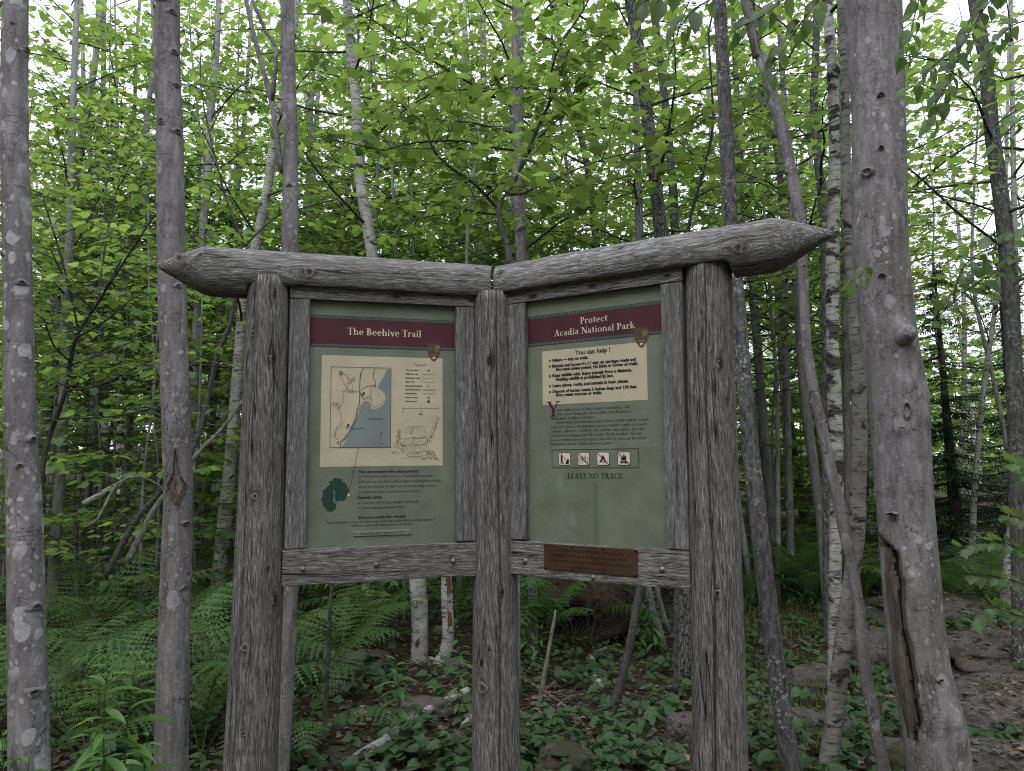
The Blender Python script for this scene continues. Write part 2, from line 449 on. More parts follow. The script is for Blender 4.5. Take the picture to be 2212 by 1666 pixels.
def build_glyphs():
    G = {}
    n = lambda: Glyph()
    G['a'] = n().arc(.25, .44, .19, .21, 10, 160, .13, .055).st(.31, .04, .46, .13, '').arc(.25, .20, .22, .20, 55, 305, .13, .05).bar(.38, .52, 0, .05).w(.54)
    G['b'] = n().st(.07, 0, 1.02, .14, 'l').arc(.30, .32, .27, .33, -130, 130, .14, .055).w(.63)
    G['c'] = n().arc(.31, .325, .28, .335, 40, 320, .15, .05).dot(.47, .50, .07).w(.57)
    G['d'] = n().arc(.30, .32, .27, .33, 50, 310, .14, .055).st(.40, 0, 1.02, .14, 'lr').w(.65)
    G['e'] = n().arc(.31, .325, .28, .335, 0, 315, .15, .05).bar(.16, .57, .33, .38).w(.61)
    G['f'] = n().st(.10, 0, .86, .14, 'b').arc(.32, .82, .22, .20, 40, 180, .13, .05).bar(.0, .36, XH - .05, XH).w(.40)
    G['g'] = n().arc(.27, .42, .21, .23, 0, 360, .12, .05).arc(.28, -.10, .25, .16, 0, 360, .09, .05).bar(.12, .42, .05, .13).bar(.40, .58, .58, .64).w(.58)
    G['h'] = n().st(.08, 0, 1.02, .14, 'bl').arc(.36, .40, .22, .26, 0, 140, .13, .06).st(.45, 0, .42, .13, 'b', .06).w(.68)
    G['i'] = n().st(.09, 0, XH, .14, 'bl').dot(.16, .88).w(.34)
    G['j'] = n().st(.09, -.2, XH, .14, 'l').dot(.16, .88).w(.34)
    G['k'] = n().st(.07, 0, 1.02, .14, 'bl').dg(.20, .30, .42, XH - .03, .07).dg(.42, .02, .22, .38, .16).bar(.32, .55, XH - .05, XH).bar(.38, .66, 0, .05).w(.66)
    G['l'] = n().st(.09, 0, 1.02, .14, 'bl').w(.33)
    G['m'] = n().st(.08, 0, XH, .14, 'bl').arc(.35, .40, .21, .26, 0, 140, .13, .06).st(.43, 0, .42, .13, 'b', .05).arc(.70, .40, .21, .26, 0, 140, .13, .06).st(.78, 0, .42, .13, 'b', .05).w(1.02)
    G['n'] = n().st(.08, 0, XH, .14, 'bl').arc(.36, .40, .22, .26, 0, 140, .13, .06).st(.45, 0, .42, .13, 'b', .06).w(.68)
    G['o'] = n().arc(.32, .325, .29, .335, 0, 360, .15, .05, 22).w(.64)
    G['p'] = n().st(.07, -.32, XH, .14, 'bl').arc(.32, .32, .27, .33, -130, 130, .14, .055).w(.65)
    G['q'] = n().arc(.30, .32, .27, .33, 50, 310, .14, .055).st(.40, -.32, XH, .14, 'b').w(.63)
    G['r'] = n().st(.08, 0, XH, .14, 'bl').arc(.34, .40, .20, .25, 50, 140, .12, .06).dot(.42, .56, .075).w(.50)
    G['s'] = n().arc(.25, .475, .18, .18, 25, 250, .12, .05).arc(.25, .175, .19, .18, 75, -155, .12, .05).w(.49)
    G['t'] = n().st(.12, .10, .86, .14, '').bar(.02, .38, XH - .05, XH).arc(.28, .14, .16, .15, 180, 300, .13, .06).w(.41)
    G['u'] = n().st(.08, .22, XH, .14, 'l').arc(.30, .24, .22, .25, 180, 310, .13, .06).st(.43, 0, XH, .14, 'lr').w(.66)
    G['v'] = n().dg(.24, 0, .04, XH, .15).dg(.27, 0, .46, XH, .055).bar(-.03, .26, XH - .05, XH).bar(.38, .60, XH - .05, XH).w(.56)
    G['w'] = n().dg(.22, 0, .04, XH, .14).dg(.24, 0, .40, XH, .055).dg(.55, 0, .37, XH, .14).dg(.58, 0, .74, XH, .055).bar(-.03, .24, XH - .05, XH).bar(.66, .88, XH - .05, XH).w(.86)
    G['x'] = n().dg(.38, 0, .04, XH, .16).dg(.05, 0, .40, XH, .06).bar(-.02, .26, XH - .05, XH).bar(.32, .56, 0, .05).bar(0, .2, 0, .05).w(.58)
    G['y'] = n().dg(.24, 0, .04, XH, .15).dg(.14, -.28, .46, XH, .06).dot(.13, -.24, .075).bar(-.03, .26, XH - .05, XH).bar(.38, .60, XH - .05, XH).w(.56)
    G['z'] = n().dg(.02, 0, .34, XH, .16).bar(.02, .50, 0, .05).bar(.02, .50, XH - .05, XH).w(.53)
    G['A'] = n().dg(.50, 0, .29, 1.0, .17).dg(.06, 0, .32, 1.0, .06).bar(.16, .56, .30, .36).bar(-.05, .22, 0, .05).bar(.42, .77, 0, .05).w(.76)
    G['B'] = n().st(.10, 0, 1, .16, '').bar(.0, .30, 0, .05).bar(.0, .30, .95, 1).arc(.28, .74, .30, .26, -90, 90, .15, .05).arc(.28, .27, .36, .27, -90, 90, .16, .05).w(.70)
    G['C'] = n().arc(.42, .5, .40, .52, 40, 320, .17, .055, 20).st(.68, .66, .98, .05, '').w(.80)
    G['D'] = n().st(.10, 0, 1, .16, '').bar(.0, .32, 0, .05).bar(.0, .32, .95, 1).arc(.30, .5, .47, .5, -90, 90, .17, .05, 18).w(.84)
    G['E'] = n().st(.10, 0, 1, .16, '').bar(.0, .62, 0, .05).bar(.0, .60, .95, 1).bar(.2, .48, .49, .54).bar(.57, .62, 0, .24).bar(.55, .60, .78, 1).bar(.44, .48, .41, .62).w(.67)
    G['F'] = n().st(.10, 0, 1, .16, '').bar(.0, .36, 0, .05).bar(.0, .58, .95, 1).bar(.2, .48, .49, .54).bar(.53, .58, .78, 1).bar(.44, .48, .41, .62).w(.62)
    G['H'] = n().st(.10, 0, 1, .16).st(.56, 0, 1, .16).bar(.2, .6, .49, .55).w(.84)
    G['I'] = n().st(.10, 0, 1, .16).w(.38)
    G['K'] = n().st(.10, 0, 1, .16).dg(.22, .40, .58, .98, .07).dg(.58, .02, .28, .52, .18).bar(.50, .76, .95, 1).bar(.52, .86, 0, .05).w(.82)
    G['L'] = n().st(.10, 0, 1, .16, 't').bar(.0, .62, 0, .05).bar(.57, .62, 0, .26).w(.64)
    G['M'] = n().st(.10, 0, 1, .06).dg(.43, 0, .10, 1, .16).dg(.46, 0, .78, 1, .06).st(.78, 0, 1, .16).w(1.06)
    G['N'] = n().st(.12, 0, 1, .06, 'b').dg(.62, 0, .10, 1, .17).st(.73, 0, 1, .06, 't').bar(.0, .2, .95, 1).w(.88)
    G['O'] = n().arc(.44, .5, .42, .52, 0, 360, .17, .055, 26).w(.88)
    G['P'] = n().st(.10, 0, 1, .16, 'b').bar(.0, .30, .95, 1).arc(.28, .72, .34, .28, -90, 90, .16, .05).w(.65)
    G['R'] = n().st(.10, 0, 1, .16, 'b').bar(.0, .30, .95, 1).arc(.28, .74, .32, .26, -90, 90, .16, .05).dg(.56, .02, .32, .50, .17).bar(.52, .82, 0, .05).w(.78)
    G['S'] = n().arc(.31, .74, .24, .27, 25, 255, .15, .055).arc(.31, .27, .26, .28, 78, -155, .15, .055).w(.62)
    G['T'] = n().st(.28, 0, 1, .16, 'b').bar(.02, .70, .95, 1).bar(.02, .06, .74, 1).bar(.66, .70, .74, 1).w(.72)
    G['V'] = n().dg(.32, 0, .05, 1, .17).dg(.36, 0, .62, 1, .06).bar(-.04, .32, .95, 1).bar(.50, .80, .95, 1).w(.74)
    G['W'] = n().dg(.28, 0, .04, 1, .16).dg(.31, 0, .55, 1, .06).dg(.70, 0, .46, 1, .16).dg(.73, 0, .96, 1, .06).bar(-.04, .30, .95, 1).bar(.86, 1.12, .95, 1).w(1.08)
    G['Y'] = n().st(.30, 0, .5, .16, 'b').dg(.30, .45, .03, 1, .17).dg(.40, .45, .64, 1, .06).bar(-.05, .30, .95, 1).bar(.52, .82, .95, 1).w(.76)
    G['9'] = n().arc(.29, .69, .26, .31, 0, 360, .14, .05).arc(.12, .62, .43, .62, -75, 5, .13, .06).w(.60)
    G['1'] = n().st(.18, 0, 1, .14, 'b').dg(.06, .82, .2, 1, .06).w(.50)
    G['0'] = n().arc(.30, .5, .27, .52, 0, 360, .15, .05).w(.60)
    G['.'] = n().dot(.12, .07, .09).w(.28)
    G[','] = n().dot(.12, .07, .09).dg(.08, -.16, .12, .05, .08).w(.28)
    G[':'] = n().dot(.13, .07, .09).dot(.13, .52, .09).w(.30)
    G["'"] = n().dg(.06, .70, .09, 1.0, .09).w(.22)
    G['-'] = n().bar(.03, .33, .26, .34).w(.36)
    G['?'] = n().arc(.25, .76, .22, .26, -60, 190, .14, .05).st(.22, .22, .52, .07, '').dot(.26, .07, .08).w(.5)
    G[' '] = n().w(.30)
    return G


GL = build_glyphs()


class Print:
    """Flat print on a board face: polygons in board metres, each shape a hair above the last."""
    def __init__(s, y0=-.0006): s.g = Geo(); s.y = y0; s.k = 0
    def poly(s, pts, m=0, up=0.0):
        s.k = (s.k + 1) % 12
        y = s.y - up - s.k * 2.5e-5
        s.g.add([(x, y, z) for x, z in pts], [tuple(range(len(pts)))], m)
    def rect(s, x0, z0, x1, z1, m=0, up=0.0): s.poly([(x0, z0), (x1, z0), (x1, z1), (x0, z1)], m, up)
    def line(s, pts, w, m=0, up=0.0, closed=False):
        if closed: pts = pts + [pts[0]]
        for a, b in zip(pts, pts[1:]):
            dx, dz = b[0] - a[0], b[1] - a[1]
            L = math.hypot(dx, dz) or 1
            nx, nz = -dz / L * w / 2, dx / L * w / 2
            ex, ez = dx / L * w * .3, dz / L * w * .3
            s.poly([(a[0] - ex - nx, a[1] - ez - nz), (b[0] + ex - nx, b[1] + ez - nz), (b[0] + ex + nx, b[1] + ez + nz), (a[0] - ex + nx, a[1] - ez + nz)], m, up)
    def dash(s, pts, w, on, off, m=0, up=0.0):
        for a, b in zip(pts, pts[1:]):
            L = math.hypot(b[0] - a[0], b[1] - a[1]); t = 0
            while t < L:
                e = min(L, t + on)
                s.line([(a[0] + (b[0] - a[0]) * t / L, a[1] + (b[1] - a[1]) * t / L), (a[0] + (b[0] - a[0]) * e / L, a[1] + (b[1] - a[1]) * e / L)], w, m, up)
                t += on + off
    def serif(s, txt, x0, z, x1, cap, m=0, up=0.0, anchor='fit'):
        adv = sum(GL.get(c, GL['-']).adv + .03 for c in txt)
        kx = (x1 - x0) / adv if x1 is not None else cap
        x = x0
        for c in txt:
            gl = GL.get(c, GL['-'])
            for P in gl.P:
                s.poly([(x + a * kx, z + b * cap) for a, b in P], m, up)
            x += (gl.adv + .03) * kx
    def sans(s, txt, x0, z, x1, cap, m=0, up=0.0, weight=.012):
        V, T = sans_text(txt, weight)
        w = V[:, 0].max() - V[:, 0].min()
        kx = (x1 - x0) / w if x1 is not None else cap
        s.k = (s.k + 1) % 12
        y = s.y - up - s.k * 2.5e-5
        xm = V[:, 0].min()
        s.g.add([(x0 + (a - xm) * kx, y, z + b * cap) for a, b in V], [tuple(t) for t in T], m)
    def build(s, name, mats, parent):
        me = s.g.build(name, mats, smooth=False)
        return link(name, me, parent)


def sans_text(txt, weight):
    cu = bpy.data.curves.new('line', 'FONT')
    cu.body = txt
    cu.size = 1.0
    cu.resolution_u = 2
    cu.offset = weight
    o = bpy.data.objects.new('line', cu)
    COL.objects.link(o)
    dg = bpy.context.evaluated_depsgraph_get()
    me = bpy.data.meshes.new_from_object(o.evaluated_get(dg))
    V = np.array([v.co[:2] for v in me.vertices])
    T = []
    for p in me.polygons:
        vs = list(p.vertices)
        T.append(vs)
    bpy.data.objects.remove(o); bpy.data.curves.remove(cu); bpy.data.meshes.remove(me)
    return V / .73, T


# ------------------------------------------------------------------ the trailhead board
def sign_mat(name, col, rough=.55, blotch=.10, speck=True):
    b = N(name)
    p = b.obj(False)
    n1 = b.noise(p, 9, 5, .6); n2 = b.noise(p, 120, 3, .6)
    c = b.mix(b.lin(n1, .35, .65), tuple(x * (1 - blotch) for x in col), tuple(x * (1 + blotch) for x in col))
    if speck:
        v = b.n('TexVoronoi', {'Vector': b.mapsc(p, (60, 60, 34))})
        k = b.val('LESS_THAN', v.outputs['Distance'], .10)
        cell = b.n('SeparateColor', {0: v.outputs['Color']}).outputs[0]
        c = b.mix(b.val('MULTIPLY', b.val('MULTIPLY', k, b.val('GREATER_THAN', cell, .72)), .5), c, tuple(x * .4 for x in col))
    return b.surf(c, rough, n2, .12, .001, .35)


PM = dict(green=sign_mat('sage_green_print', (.146, .162, .118), blotch=.15), maroon=sign_mat('maroon_print', (.068, .011, .020), blotch=.2),
          beige=sign_mat('parchment_print', (.47, .405, .285), blotch=.09), teal=sign_mat('dark_teal_print', (.020, .030, .029), speck=False),
          stripe=sign_mat('stripe_grey_print', (.125, .135, .115), speck=False), cream=sign_mat('cream_print', (.66, .55, .42), speck=False),
          ink=sign_mat('black_print', (.012, .012, .013), speck=False), grey=sign_mat('pencil_print', (.17, .155, .13), speck=False),
          water=sign_mat('sea_blue_print', (.185, .212, .208), speck=False), island=sign_mat('island_green_print', (.010, .045, .032), speck=False),
          tan=sign_mat('relief_tan_print', (.50, .40, .28), speck=False), brown=sign_mat('arrowhead_brown_print', (.095, .045, .028), speck=False),
          red=sign_mat('red_brown_print', (.12, .020, .013), speck=False), tree=sign_mat('tree_green_print', (.03, .07, .04), speck=False),
          soft=sign_mat('soft_pencil_print', (.07, .063, .055), speck=False), rose=sign_mat('faded_rose_print', (.27, .17, .115), speck=False), worn=sign_mat('worn_patch_print', (.162, .195, .130), speck=False), stain=sign_mat('stain_print', (.112, .135, .088), speck=False))
STEEL = flat('dull_zinc_bolt', (.19, .185, .185), .55, .35, .6, .4)
BRONZE = None
b_ = N('bronze_plaque')
n_ = b_.noise(b_.obj(False), 14, 5, .6)
BRONZE = b_.surf(b_.mix(b_.lin(n_, .3, .7), (.060, .030, .017), (.098, .050, .028)), .5, b_.noise(b_.obj(False), 90, 3, .6), .15, .001, .4, .35)
BRONZE_INK = flat('bronze_letter', (.022, .012, .009), .6)

HINGE = Vector((-.0726, 2.779, 0))
board = empty('trailhead_board', HINGE, 'weathered grey log trailhead board with two green information panels set at an angle', 'information board')
ROOT_INV = Matrix.Translation(-HINGE)


def plane_matrix(a, d, c0, tilt):
    """Board plane: local x along the board, z up, y away from the camera."""
    t = Vector((math.cos(a), math.sin(a), 0)); n = Vector((-math.sin(a), math.cos(a), 0))
    base = Vector((0, d, EYE))
    m = Matrix(((t.x, n.x, 0, base.x), (t.y, n.y, 0, base.y), (0, 0, 1, base.z), (0, 0, 0, 1)))
    return m @ Matrix.Translation((c0, 0, 0)) @ Matrix.Rotation(-tilt, 4, 'Y') @ Matrix.Translation((-c0, 0, 0))


PL = plane_matrix(rad(15.893), 2.80, -.5, rad(-.151))
PR = plane_matrix(rad(-30.647), 2.7363, .33, rad(-.742))


def plank(name, x0, z0, x1, z1, mat, mw, thick=.040, y0=0.0, seed=0.0, jag=.0016, bev=.003):
    """Sawn board with slightly uneven, worn edges."""
    nx = max(2, int((x1 - x0) / .035)); nz = max(2, int((z1 - z0) / .035))
    bm = bmesh.new()
    bmesh.ops.create_cube(bm, size=1)
    for v in bm.verts:
        v.co = Vector(((x0 + x1) / 2 + v.co.x * (x1 - x0), y0 + thick / 2 + v.co.y * thick, (z0 + z1) / 2 + v.co.z * (z1 - z0)))
    ex = [e for e in bm.edges if abs(e.verts[0].co.x - e.verts[1].co.x) > 1e-4]
    bmesh.ops.subdivide_edges(bm, edges=ex, cuts=nx, use_grid_fill=True)
    ez = [e for e in bm.edges if abs(e.verts[0].co.z - e.verts[1].co.z) > (z1 - z0) * .5]
    if z1 - z0 > .2: bmesh.ops.subdivide_edges(bm, edges=ez, cuts=nz, use_grid_fill=True)
    edges = [e for e in bm.edges if len(e.link_faces) == 2 and e.calc_face_angle(0) > .8]
    bmesh.ops.bevel(bm, geom=edges, offset=bev, segments=2, affect='EDGES', profile=.6)
    for v in bm.verts:
        q = v.co * 9 + Vector((seed, seed, seed))
        v.co += Vector((noise.noise(q), noise.noise(q + Vector((9, 0, 0))), noise.noise(q + Vector((0, 9, 0))))) * jag
    me = bpy.data.meshes.new(name); bm.to_mesh(me); bm.free()
    me.materials.append(mat)
    return link(name, me, board, mw=ROOT_INV @ mw)


WX = wood('rail_wood', 'X'); WZ = wood('stile_wood', 'Z', light=(.265, .25, .255), dark=(.095, .087, .088), crack=.5)
WXr = wood('rail_wood_knotty', 'X', knots=[((.34, 0, .655), .017), ((.09, 0, .648), .02), ((.62, 0, .655), .013)])
WXl = wood('rail_wood_knot', 'X', knots=[((-.455, 0, .655), .016), ((-.16, 0, .655), .015)])


def bolt_mesh():
    g = Geo()
    n = 12
    prof = [(0.0098, 0), (.0092, -.002), (.0066, -.0025), (.0068, -.006), (.004, -.0078), (0.0005, -.0083)]
    V = [(r * math.cos(2 * math.pi * k / n), y, r * math.sin(2 * math.pi * k / n)) for r, y in prof for k in range(n)]
    F = [(i * n + k, i * n + (k + 1) % n, (i + 1) * n + (k + 1) % n, (i + 1) * n + k) for i in range(len(prof) - 1) for k in range(n)]
    F.append(tuple(range((len(prof) - 1) * n, len(prof) * n)))
    g.add(V, F)
    return g.build('bolt', STEEL)


BOLT = bolt_mesh()


def bolts(rail, pts):
    for x, z in pts: link('bolt', BOLT, rail, loc=(x, -.0002, z))


# --- left panel frame
rail = plank('top_rail', -.842, .6308, -.1513, .692, WXl, PL, seed=1)
rail = plank('bottom_rail', -.848, -.3993, -.1495, -.2755, WX, PL, .046, -.004, seed=2, jag=.0022)
bolts(rail, [(-.7772, -.3434), (-.5211, -.3398), (-.2388, -.3408)])
for c in rail.children: c.location.y = -.0042
plank('stile', -.842, -.2725, -.7698, .6285, WZ, PL, seed=3)
plank('stile', -.2247, -.2705, -.1500, .6285, WZ, PL, seed=4)
# --- right panel frame
rail = plank('top_rail', -.0215, .6308, .6731, .696, WXr, PR, seed=5)
rail = plank('bottom_rail', -.0215, -.3993, .6700, -.2755, WX, PR, .046, -.004, seed=6, jag=.0022)
bolts(rail, [(.0522, -.3459), (.3256, -.3850), (.5763, -.3404)])
for c in rail.children: c.location.y = -.0042
plank('stile', -.0193, -.2705, .0538, .6285, WZ, PR, seed=7)
plank('stile', .5943, -.2725, .6700, .6285, WZ, PR, seed=8)

for mw, x0, x1 in ((PL, -.838, -.752), (PL, -.240, -.128), (PR, -.040, .072), (PR, .582, .700)):
    plank('backing_board', x0 - .02, -.36, x1 + .02, .668, WZ, mw, .022, .0415, seed=x0)
# --- posts and beams (logs)
SURV = lambda x, y: (x / 1.8445, y / 1.8445)


def log_mesh(name, axis_pts, sides, mat, crack=None, cwid=.05, cdep=.03, seed=0.0, rn=.025, fn=None, step=.04):
    """Log along local z from (z, x, y, r) rows, with one drying crack that wanders round the given angle."""
    V, F = [], []
    rows = []
    zs = [a[0] for a in axis_pts]
    n = max(2, int((zs[-1] - zs[0]) / step))
    for i in range(n + 1):
        z = zs[0] + (zs[-1] - zs[0]) * i / n
        for a, b2 in zip(axis_pts, axis_pts[1:]):
            if z <= b2[0] + 1e-9:
                t = (z - a[0]) / (b2[0] - a[0])
                rows.append([z] + [a[j] + (b2[j] - a[j]) * t for j in (1, 2, 3)])
                break
    for i, (z, x, y, r) in enumerate(rows):
        angs = [2 * math.pi * k / sides for k in range(sides)]
        c = None
        if crack is not None:
            c = crack + .16 * noise.noise((z * 1.3, seed, 2.0)) + .05 * noise.noise((z * 6, seed, 5.0))
            angs = [c + cwid + (2 * math.pi - 2 * cwid) * k / (sides - 2) for k in range(sides - 1)] + [c + 2 * math.pi]
        for k, a in enumerate(angs):
            dx, dy = math.cos(a), math.sin(a)
            rr = r * (1 + rn * noise.noise((dx * 1.3 + seed, dy * 1.3, z * 2.2)) + rn * .5 * noise.noise((dx * 5 + seed, dy * 5, z * 4)))
            if c is not None and k == sides - 1:
                rr -= cdep * (.25 + .75 * min(1, max(0, .5 + 1.4 * noise.noise((z * 1.1, seed, 9.0)))))
            v = Vector((x + dx * rr, y + dy * rr, z))
            if fn: v = fn(v, z)
            V.append(v)
    m = len(rows)
    for i in range(m - 1):
        for k in range(sides):
            k2 = (k + 1) % sides
            F.append((i * sides + k, i * sides + k2, (i + 1) * sides + k2, (i + 1) * sides + k))
    F.append(tuple(range(sides - 1, -1, -1))); F.append(tuple(range((m - 1) * sides, m * sides)))
    me = make_mesh(name, V, F, mat)
    for p in (me.polygons[-1], me.polygons[-2]): p.use_smooth = False
    return me


def post(cx, cy, rows, Yd, knots, crack, seed):
    """rows: (z above eye, x, r). knots: survey pixels and size; found on the log's surface."""
    pts = [(z + EYE, x - cx, 0, r) for z, x, r in rows]
    kn = []
    for kx, ky, s in knots:
        p = at(*SURV(kx, ky), Yd)
        r = np.interp(p.z, [q[0] for q in pts], [q[3] for q in pts])
        ax = np.interp(p.z, [q[0] for q in pts], [q[1] for q in pts]) + cx
        p = at(*SURV(kx, ky), Yd - math.sqrt(max(1e-5, r * r - min(r * .95, abs(p.x - ax)) ** 2)))
        off = max(-r * .93, min(r * .93, p.x - ax))
        kn.append(((ax - cx + off, -math.sqrt(r * r - off * off), p.z), s))
    mat = wood('post_wood', 'Z', kn, light=(.285, .265, .255), dark=(.046, .040, .037))
    me = log_mesh('post', pts, 44, mat, crack, .035, .035, seed, .03)
    o = link('post', me, board, loc=Vector((cx, cy, 0)) - HINGE)
    for (k, s) in kn: knot(o, k, s, Vector((k[0], k[1], 0)).normalized())
    return o


KNOT_MAT = flat('knot_wood', (.060, .048, .041), .9, var=.5, scale=120)
KNOT_RIM = flat('knot_rim_wood', (.150, .135, .127), .9, var=.55, scale=90)


def knot(parent, k, s, nrm):
    """A branch knot: raised lip round a dark, checked heart."""
    n = 14
    prof = [(1.25, -.12), (.98, .02), (.74, .07), (.60, .02), (.40, -.05), (.15, -.06)]
    V = []
    e1 = nrm.orthogonal().normalized(); e2 = nrm.cross(e1)
    up = Vector((0, 0, 1)) if abs(nrm.z) < .9 else Vector((1, 0, 0))
    for j, (r, h) in enumerate(prof):
        for q in range(n):
            a = 2 * math.pi * q / n
            w = 1 + .16 * math.sin(3 * a + k[2] * 40) + .08 * math.sin(5 * a)
            V.append(Vector(k) + (e1 * math.cos(a) + e2 * math.sin(a)) * (r * w * s * .62) + nrm * h * s * .45)
    F = [(i * n + q, i * n + (q + 1) % n, (i + 1) * n + (q + 1) % n, (i + 1) * n + q) for i in range(len(prof) - 1) for q in range(n)]
    F.append(tuple(range((len(prof) - 1) * n, len(prof) * n)))
    M2 = [0] * (3 * n) + [1] * (2 * n + 1)
    return link('knot', make_mesh('knot', V, F, [KNOT_RIM, KNOT_MAT], True, M2), parent)


post(-.905, 2.58, [(-1.75, -.928, .096), (-1.012, -.9145, .0885), (-.45, -.902, .0845), (.2, -.895, .0775), (.705, -.890, .0722)], 2.58,
     [(1089, 1164, .016), (1084, 1426, .020), (1012, 1332, .016), (1016, 1977, .017), (978, 2579, .022), (1087, 2399, .024), (946, 2199, .020), (1062, 2280, .014), (972, 2920, .014)], rad(250), 2.0)
post(-.077, 2.80, [(-1.75, -.088, .096), (-1.112, -.0805, .0895), (-.44, -.0745, .0855), (.2, -.072, .082), (.688, -.070, .080)], 2.80,
     [(1949, 1439, .022), (1999, 2360, .022), (1922, 2742, .030), (1946, 2604, .012)], rad(281), 5.0)
post(.66, 2.40, [(-1.75, .622, .096), (-.965, .642, .086), (-.4, .655, .0835), (.2, .668, .079), (.70, .6815, .0765)], 2.40,
     [(2868, 1451, .019), (2895, 1576, .013), (2858, 2367, .021)], rad(245), 8.0)


def beam(mw, s_tip, s_sh, s_in, s_notch, z_top, z_bot, z_notch, yoff, knots, seed, mitre):
    """Pencil-ended log laid along a panel, its underside cut flat over the frame."""
    zc = (z_top + z_bot) / 2; r = (z_top - z_bot) / 2
    sg = 1 if s_in > s_tip else -1
    L = abs(s_in - s_tip); Ls = abs(s_sh - s_tip); Ln = abs(s_notch - s_tip)
    # local frame: x along the grain from the tip, z up
    def fn(v, d):
        x, y, z = d, v.x, v.y
        if d < Ls * 1.25:
            z += .012 * (1 - d / (Ls * 1.25))
        if d > Ln and z < z_notch - zc: z = z_notch - zc + .001 * noise.noise((d * 9, y * 30, seed))
        if mitre: d2 = min(d, L + mitre * y)
        else: d2 = d
        return Vector((d2, y, z))
    rows = []
    prof = [(0, .10), (.06, .17), (.5, .57), (.88, .91), (1.0, .975), (1.10, 1.0)]
    for t, f in prof: rows.append((t * Ls, 0, 0, r * f))
    rows += [(Ln - .001, 0, 0, r), (Ln + .001, 0, 0, r), (L * .6, 0, 0, r * 1.0), (L, 0, 0, r * .965)]
    rows.sort()
    kn = [((abs(ks - s_tip), 0, kz - zc), s) for ks, kz, s in knots]
    kn2 = []
    for (p, s) in kn:
        zz = max(-r * .9, min(r * .9, p[2]))
        kn2.append(((p[0], -math.sqrt(r * r - zz * zz) * (1 if sg > 0 else -1) * 1.0, zz), s))
    mat = wood('beam_wood', 'X', kn2, light=(.37, .355, .35), dark=(.062, .054, .052), crack=.8)
    me = log_mesh('beam', rows, 48, mat, None, .025, .009, seed, .035, fn, .012)
    rot = Matrix.Identity(4) if sg > 0 else Matrix.Rotation(math.pi, 4, 'Z')
    o = link('beam', me, board, mw=ROOT_INV @ mw @ Matrix.Translation((s_tip, yoff, zc)) @ rot)
    for (k, s) in kn2: knot(o, k, s, Vector((0, k[1], k[2])).normalized())
    BB = flat('blackened_bolt', (.03, .03, .032), .6, .3, .3)
    for d in (Ln + .09, L - .05):
        hg = Geo()
        V = [(d + .013 * math.cos(i * math.pi / 4), .013 * math.sin(i * math.pi / 4), r * .98 + h) for h in (0, .014) for i in range(8)]
        hg.add(V, [(i, (i + 1) % 8, 8 + (i + 1) % 8, 8 + i) for i in range(8)] + [tuple(range(8, 16))])
        link('bolt', hg.build('bolt', BB, False), o)
    return o


BEAM_Y = .055
beam(PL, -1.295, -1.135, -.0545, -.985, .8155, .634, .6740, BEAM_Y, [(-1.213, .745, .027), (-.775, .722, .028), (-.14, .782, .012)], 3.0, .43)
beam(PR, 1.142, .975, -.1055, .830, .8080, .631, .6770, BEAM_Y, [(.87, .705, .026), (-.042, .762, .016), (.46, .775, .012), (.62, .765, .008)], 6.0, -.43)

# --- panels
def sign_panel(mw, x0, z0, x1, z1):
    bm = bmesh.new(); bmesh.ops.create_cube(bm, size=1)
    for v in bm.verts: v.co = Vector(((x0 + x1) / 2 + v.co.x * (x1 - x0), .004 + v.co.y * .008, (z0 + z1) / 2 + v.co.z * (z1 - z0)))
    me = bpy.data.meshes.new('sign_panel'); bm.to_mesh(me); bm.free(); me.materials.append(PM['green'])
    return link('sign_panel', me, board, mw=ROOT_INV @ mw @ Matrix.Translation((0, .025, 0)))


def banner(panel, x0, x1, zt, zb):
    p = Print(-.0005); p.rect(x0, zb, x1, zt); p.build('banner', [PM['maroon']], panel)
    p = Print(-.0005)
    for a, b in ((zt, zt + .0135), (zb - .0135, zb)):
        p.rect(x0, a + .00001, x1, b - .00001, 0)
        n = int((x1 - x0) / .0056)
        for i in range(n):
            x = x0 + (i + .25) * (x1 - x0) / n
            p.rect(x, a + .0025, x + .0028, b - .0025, 1, .0006)
    p.build('stripe_band', [PM['teal'], PM['stripe']], panel)


